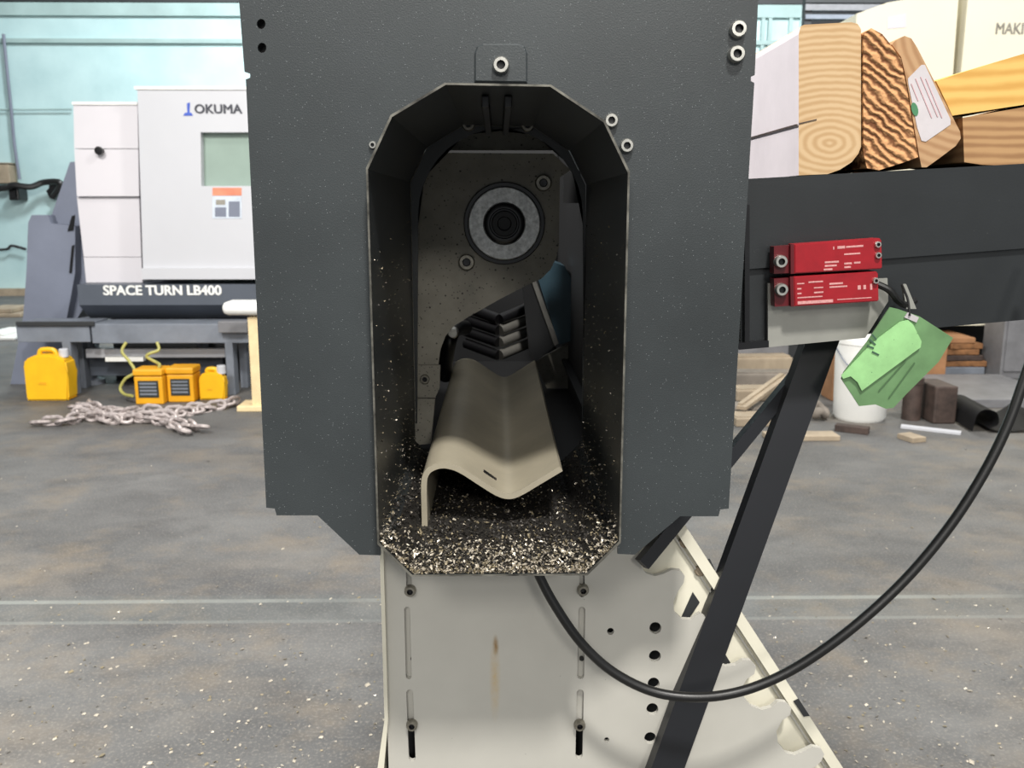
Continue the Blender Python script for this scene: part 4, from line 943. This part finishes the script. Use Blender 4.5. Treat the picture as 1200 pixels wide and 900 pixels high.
# white bucket
g = G(1019, 497); h = U(1019, 400, g.y).z
t_ = thing('bucket', 'white plastic bucket on the floor behind the green tag', 'bucket', (g.x, g.y+.16, 0))
bm = bmesh.new(); revolve(bm, [(0, .0), (.140, 0), (.152, .02), (.165, h-.03), (.172, h-.03), (.172, h), (.160, h), (.148, .03), (0, .03)], 28, axis='Z', loc=(g.x, g.y+.16, 0)); obj('body', bm, M['white'], t_, smooth=40)
bm = bmesh.new(); tube(bm, smoothpts([(g.x-.172, g.y+.16, h-.06), (g.x-.13, g.y+.02, h-.16), (g.x, g.y-.03, h-.2), (g.x+.13, g.y+.02, h-.16), (g.x+.172, g.y+.16, h-.06)], 5), .005, 6); obj('handle', bm, M['bench'], t_, smooth=True)
# rusty casting
g = G(1096, 497); Y = g.y
t_ = thing('rusty_casting', 'rusty dark brown steel block with a round bore on top', 'casting', (g.x, Y+.14, 0))
a, b_ = U(1093, 497, Y), U(1124, 453, Y); bm = bmesh.new(); box(bm, a.x, b_.x, Y, Y+.26, 0, b_.z, .01); obj('block', bm, M['rust'], t_)
a, b_ = U(1068, 497, Y), U(1094, 447, Y); r_ = (b_.x-a.x)/2; bm = bmesh.new(); revolve(bm, [(0, 0), (r_, 0), (r_, b_.z*.85), (r_*1.05, b_.z*.86), (r_*1.05, b_.z), (r_*.6, b_.z), (r_*.58, b_.z*.5), (0, b_.z*.5)], 24, axis='Z', loc=((a.x+b_.x)/2, Y+.13, 0)); obj('bored_boss', bm, M['rust'], t_, smooth=40)
# curled rubber sheet
g = G(1150, 508); Y = g.y
def f(bm):
    pts = [U(1127, 508, Y), U(1129, 499, Y), U(1133, 486, Y), U(1142, 480, Y), U(1156, 484, Y), U(1158, 497, Y), U(1148, 503, Y), U(1165, 506, Y), U(1190, 503, Y), U(1212, 490, Y)]
    for p in pts: p.z = max(p.z, .012); p.x += .06
    q = smoothpts(pts, 5); n_ = []
    A = [bm.verts.new(p) for p in q]; B = [bm.verts.new(p + Vector((.05, .42, 0))) for p in q]
    for i in range(len(q)-1): bm.faces.new((A[i], A[i+1], B[i+1], B[i]))
    r = bmesh.ops.solidify(bm, geom=bm.faces[:], thickness=.012)
simple('rubber_sheet', f, 'rubber', 'curled black rubber sheet lying beside the rusty casting', 'rubber sheet', 50)
gbox('cardboard_box', 1084, 1112, 396, 446, .25, 'cardboard', 'brown cardboard box standing behind the rusty casting', 'box')
gbox('cardboard_box', 974, 990, 402, 470, .2, 'cardboard', 'narrow brown cardboard box behind the white bucket', 'box')
gbox('grey_cabinet', 1171, 1250, 368, 444, .28, 'grey_box', 'mid-grey steel cabinet with a plain front on the far floor', 'cabinet',
     extra=lambda bm, hx, d, h: (box(bm, -hx+.02, hx-.02, -d/2-.012, -d/2, .06, h-.04), box(bm, hx-.1, hx-.06, -d/2-.03, -d/2-.01, h*.5, h*.7)))
# scrap board stack
rs = random.Random(11)
g0 = G(1129, 440); zlev = 0.0
for i in range(6):
    dx = rs.uniform(-.03, .03); hh = .045 if i else .06
    bm = bmesh.new(); L_ = .36 - .025*i
    box(bm, -L_/2, L_/2, -.22, .22, 0, hh, .008); box(bm, -L_/2+.02, -L_/2+.06, -.225, -.20, .005, hh-.008)
    o = obj('scrap_board', bm, M[('bench', 'bark', 'rust', 'bark', 'bark', 'cardboard')[i]]); o.location = (g0.x+dx, g0.y+.25, zlev); o.rotation_euler = (0, 0, rs.uniform(-.12, .12)); zlev += hh + .0005
    tag(o, ('grey bottom board of the brown scrap stack', 'brown board second from the bottom of the scrap stack', 'dark rusty board third in the scrap stack', 'brown board fourth in the scrap stack', 'brown board just under the top of the scrap stack', 'light brown top board of the scrap stack')[i], 'board', 'scrap board stack')
# grey floor sheets
gbox('metal_sheet', 1112, 1260, 468, 478, .9, 'grey_box', 'flat grey metal sheet on the floor before the scrap stack', 'sheet', .003)
# timber heap left of the strut
rows = [(862, 945, 500, .03, 'plank_b', 0.02, 'wide tan board lying foremost in the floor heap'), (860, 950, 486, .07, 'plank_a', -0.05, 'grey-brown board above the foremost tan board'), (862, 940, 470, .13, 'plank_b', 0.05, 'tan board at middle height of the floor heap'),
        (860, 935, 456, .19, 'plank_a', -0.03, 'grey-brown board near the top of the floor heap'), (858, 928, 440, .24, 'plank_b', 0.08, 'tan board topping the floor heap')]
for (x0, x1, y1, z, m, r, lb_) in rows:
    g = G((x0+x1)/2, y1); wx = U(x1, y1, g.y).x - U(x0, y1, g.y).x
    bm = bmesh.new(); box(bm, -wx/2, wx/2, -.10, .10, 0, .05, .006); box(bm, -wx/2+.01, wx/2-.01, -.07, .07, .05, .054)
    o = obj('heap_board', bm, M[m]); o.location = (g.x, g.y+.1, 0 if z < .05 else 0); o.rotation_euler = (0, 0, r); o.scale = (1, 1, 1 if z < .05 else z*1.6/.05*.35)
    tag(o, lb_, 'board', 'floor heap boards')
g = G(948, 478)
def f(bm): bar(bm, (G(868, 492).x, G(868, 492).y, .072), (G(925, 470).x, G(925, 470).y+.1, .15), .06, .02, (0, 0, 1)); bar(bm, (G(868, 492).x, G(868, 492).y+.03, .085), (G(920, 470).x, G(920, 470).y+.1, .16), .03, .02, (0, 0, 1))
simple('leaning_lath', f, 'plank_b', 'pale lath leaning across the floor heap', 'lath')
def f(bm):
    g_ = G(960, 492); w_ = .04
    tube(bm, smoothpts([(g_.x+w_*u, g_.y+.1*v, q) for u, v, q in ((-1, 0, .03), (-.3, -.4, .06), (.6, -.2, .035), (.9, .5, .05), (.1, .7, .09), (-.8, .9, .04), (-.9, 1.4, .07), (.2, 1.5, .05))], 5), lambda t: .026+.008*math.sin(t*21), 8)
simple('crumpled_cloth', f, 'plank_a', 'crumpled grey-brown cloth bundle between the black leg and the bucket', 'cloth', 60)
gbox('wood_stick', 982, 1020, 500, 508, .06, 'rust', 'short brown stick on the floor in front of the bucket', 'stick', .004, rotz=-.55)
def f(bm): bar(bm, G(1056, 501) + Vector((0, 0, .008)), G(1126, 509) + Vector((0, 0, .008)), .05, .014, (0, 0, 1)); bar(bm, G(1056, 501) + Vector((0, 0, .017)), G(1126, 509) + Vector((0, 0, .016)), .02, .004, (0, 0, 1))
simple('metal_strip', f, 'lathe2', 'thin pale metal strip on the floor before the rusty casting', 'strip')
gbox('wood_scrap', 1064, 1084, 513, 519, .12, 'plank_b', 'small tan wood scrap on the floor beyond the pale strip', 'wood scrap', .003, rotz=.3)
gbox('flat_sheet', 900, 985, 511, 517, .12, 'plank_b', 'pale flat sheet of board on the floor by the black leg', 'board', .003)
# a few thin dark boards at the very left of the gap
gbox('wall_panel', 862, 925, 395, 424, .06, 'grey_box', 'upright grey panel standing behind the floor heap', 'panel', .004, Y=6.9, z0=0.0)

# specks and chips on the concrete (uncountable)
def floorchips():
    bm = bmesh.new(); rr = random.Random(5)
    for i in range(1700):
        px = rr.uniform(-40, 1240); py = 520 + 400*rr.random()**0.8
        if py < 700 and rr.random() < 0.72: continue
        g = G(px, py); s = rr.uniform(.002, .0055)*(1.6 if rr.random() < .06 else 1)
        if g.y < 1.7 and -0.3 < g.x < 0.9: continue
        a = rr.uniform(0, 6.28); c, sn = math.cos(a), math.sin(a); asp = rr.uniform(.35, .9)
        vv = [bm.verts.new((g.x + c*u*s - sn*v*s*asp, g.y + sn*u*s + c*v*s*asp, .0008 + h_*s)) for u, v, h_ in ((-1, -.6, 0), (.9, -.8, .1), (1, .7, .5), (-.6, .9, .3))]
        f_ = bm.faces.new(vv); f_.material_index = rr.choice((0, 0, 0, 1, 1))
    return bm
fo = obj('floor_chips', floorchips(), [M['chip_lt'], M['chip_tan']]); fo['kind'] = 'stuff'; tag(fo, 'pale chips and shavings scattered over the concrete floor', 'chips')
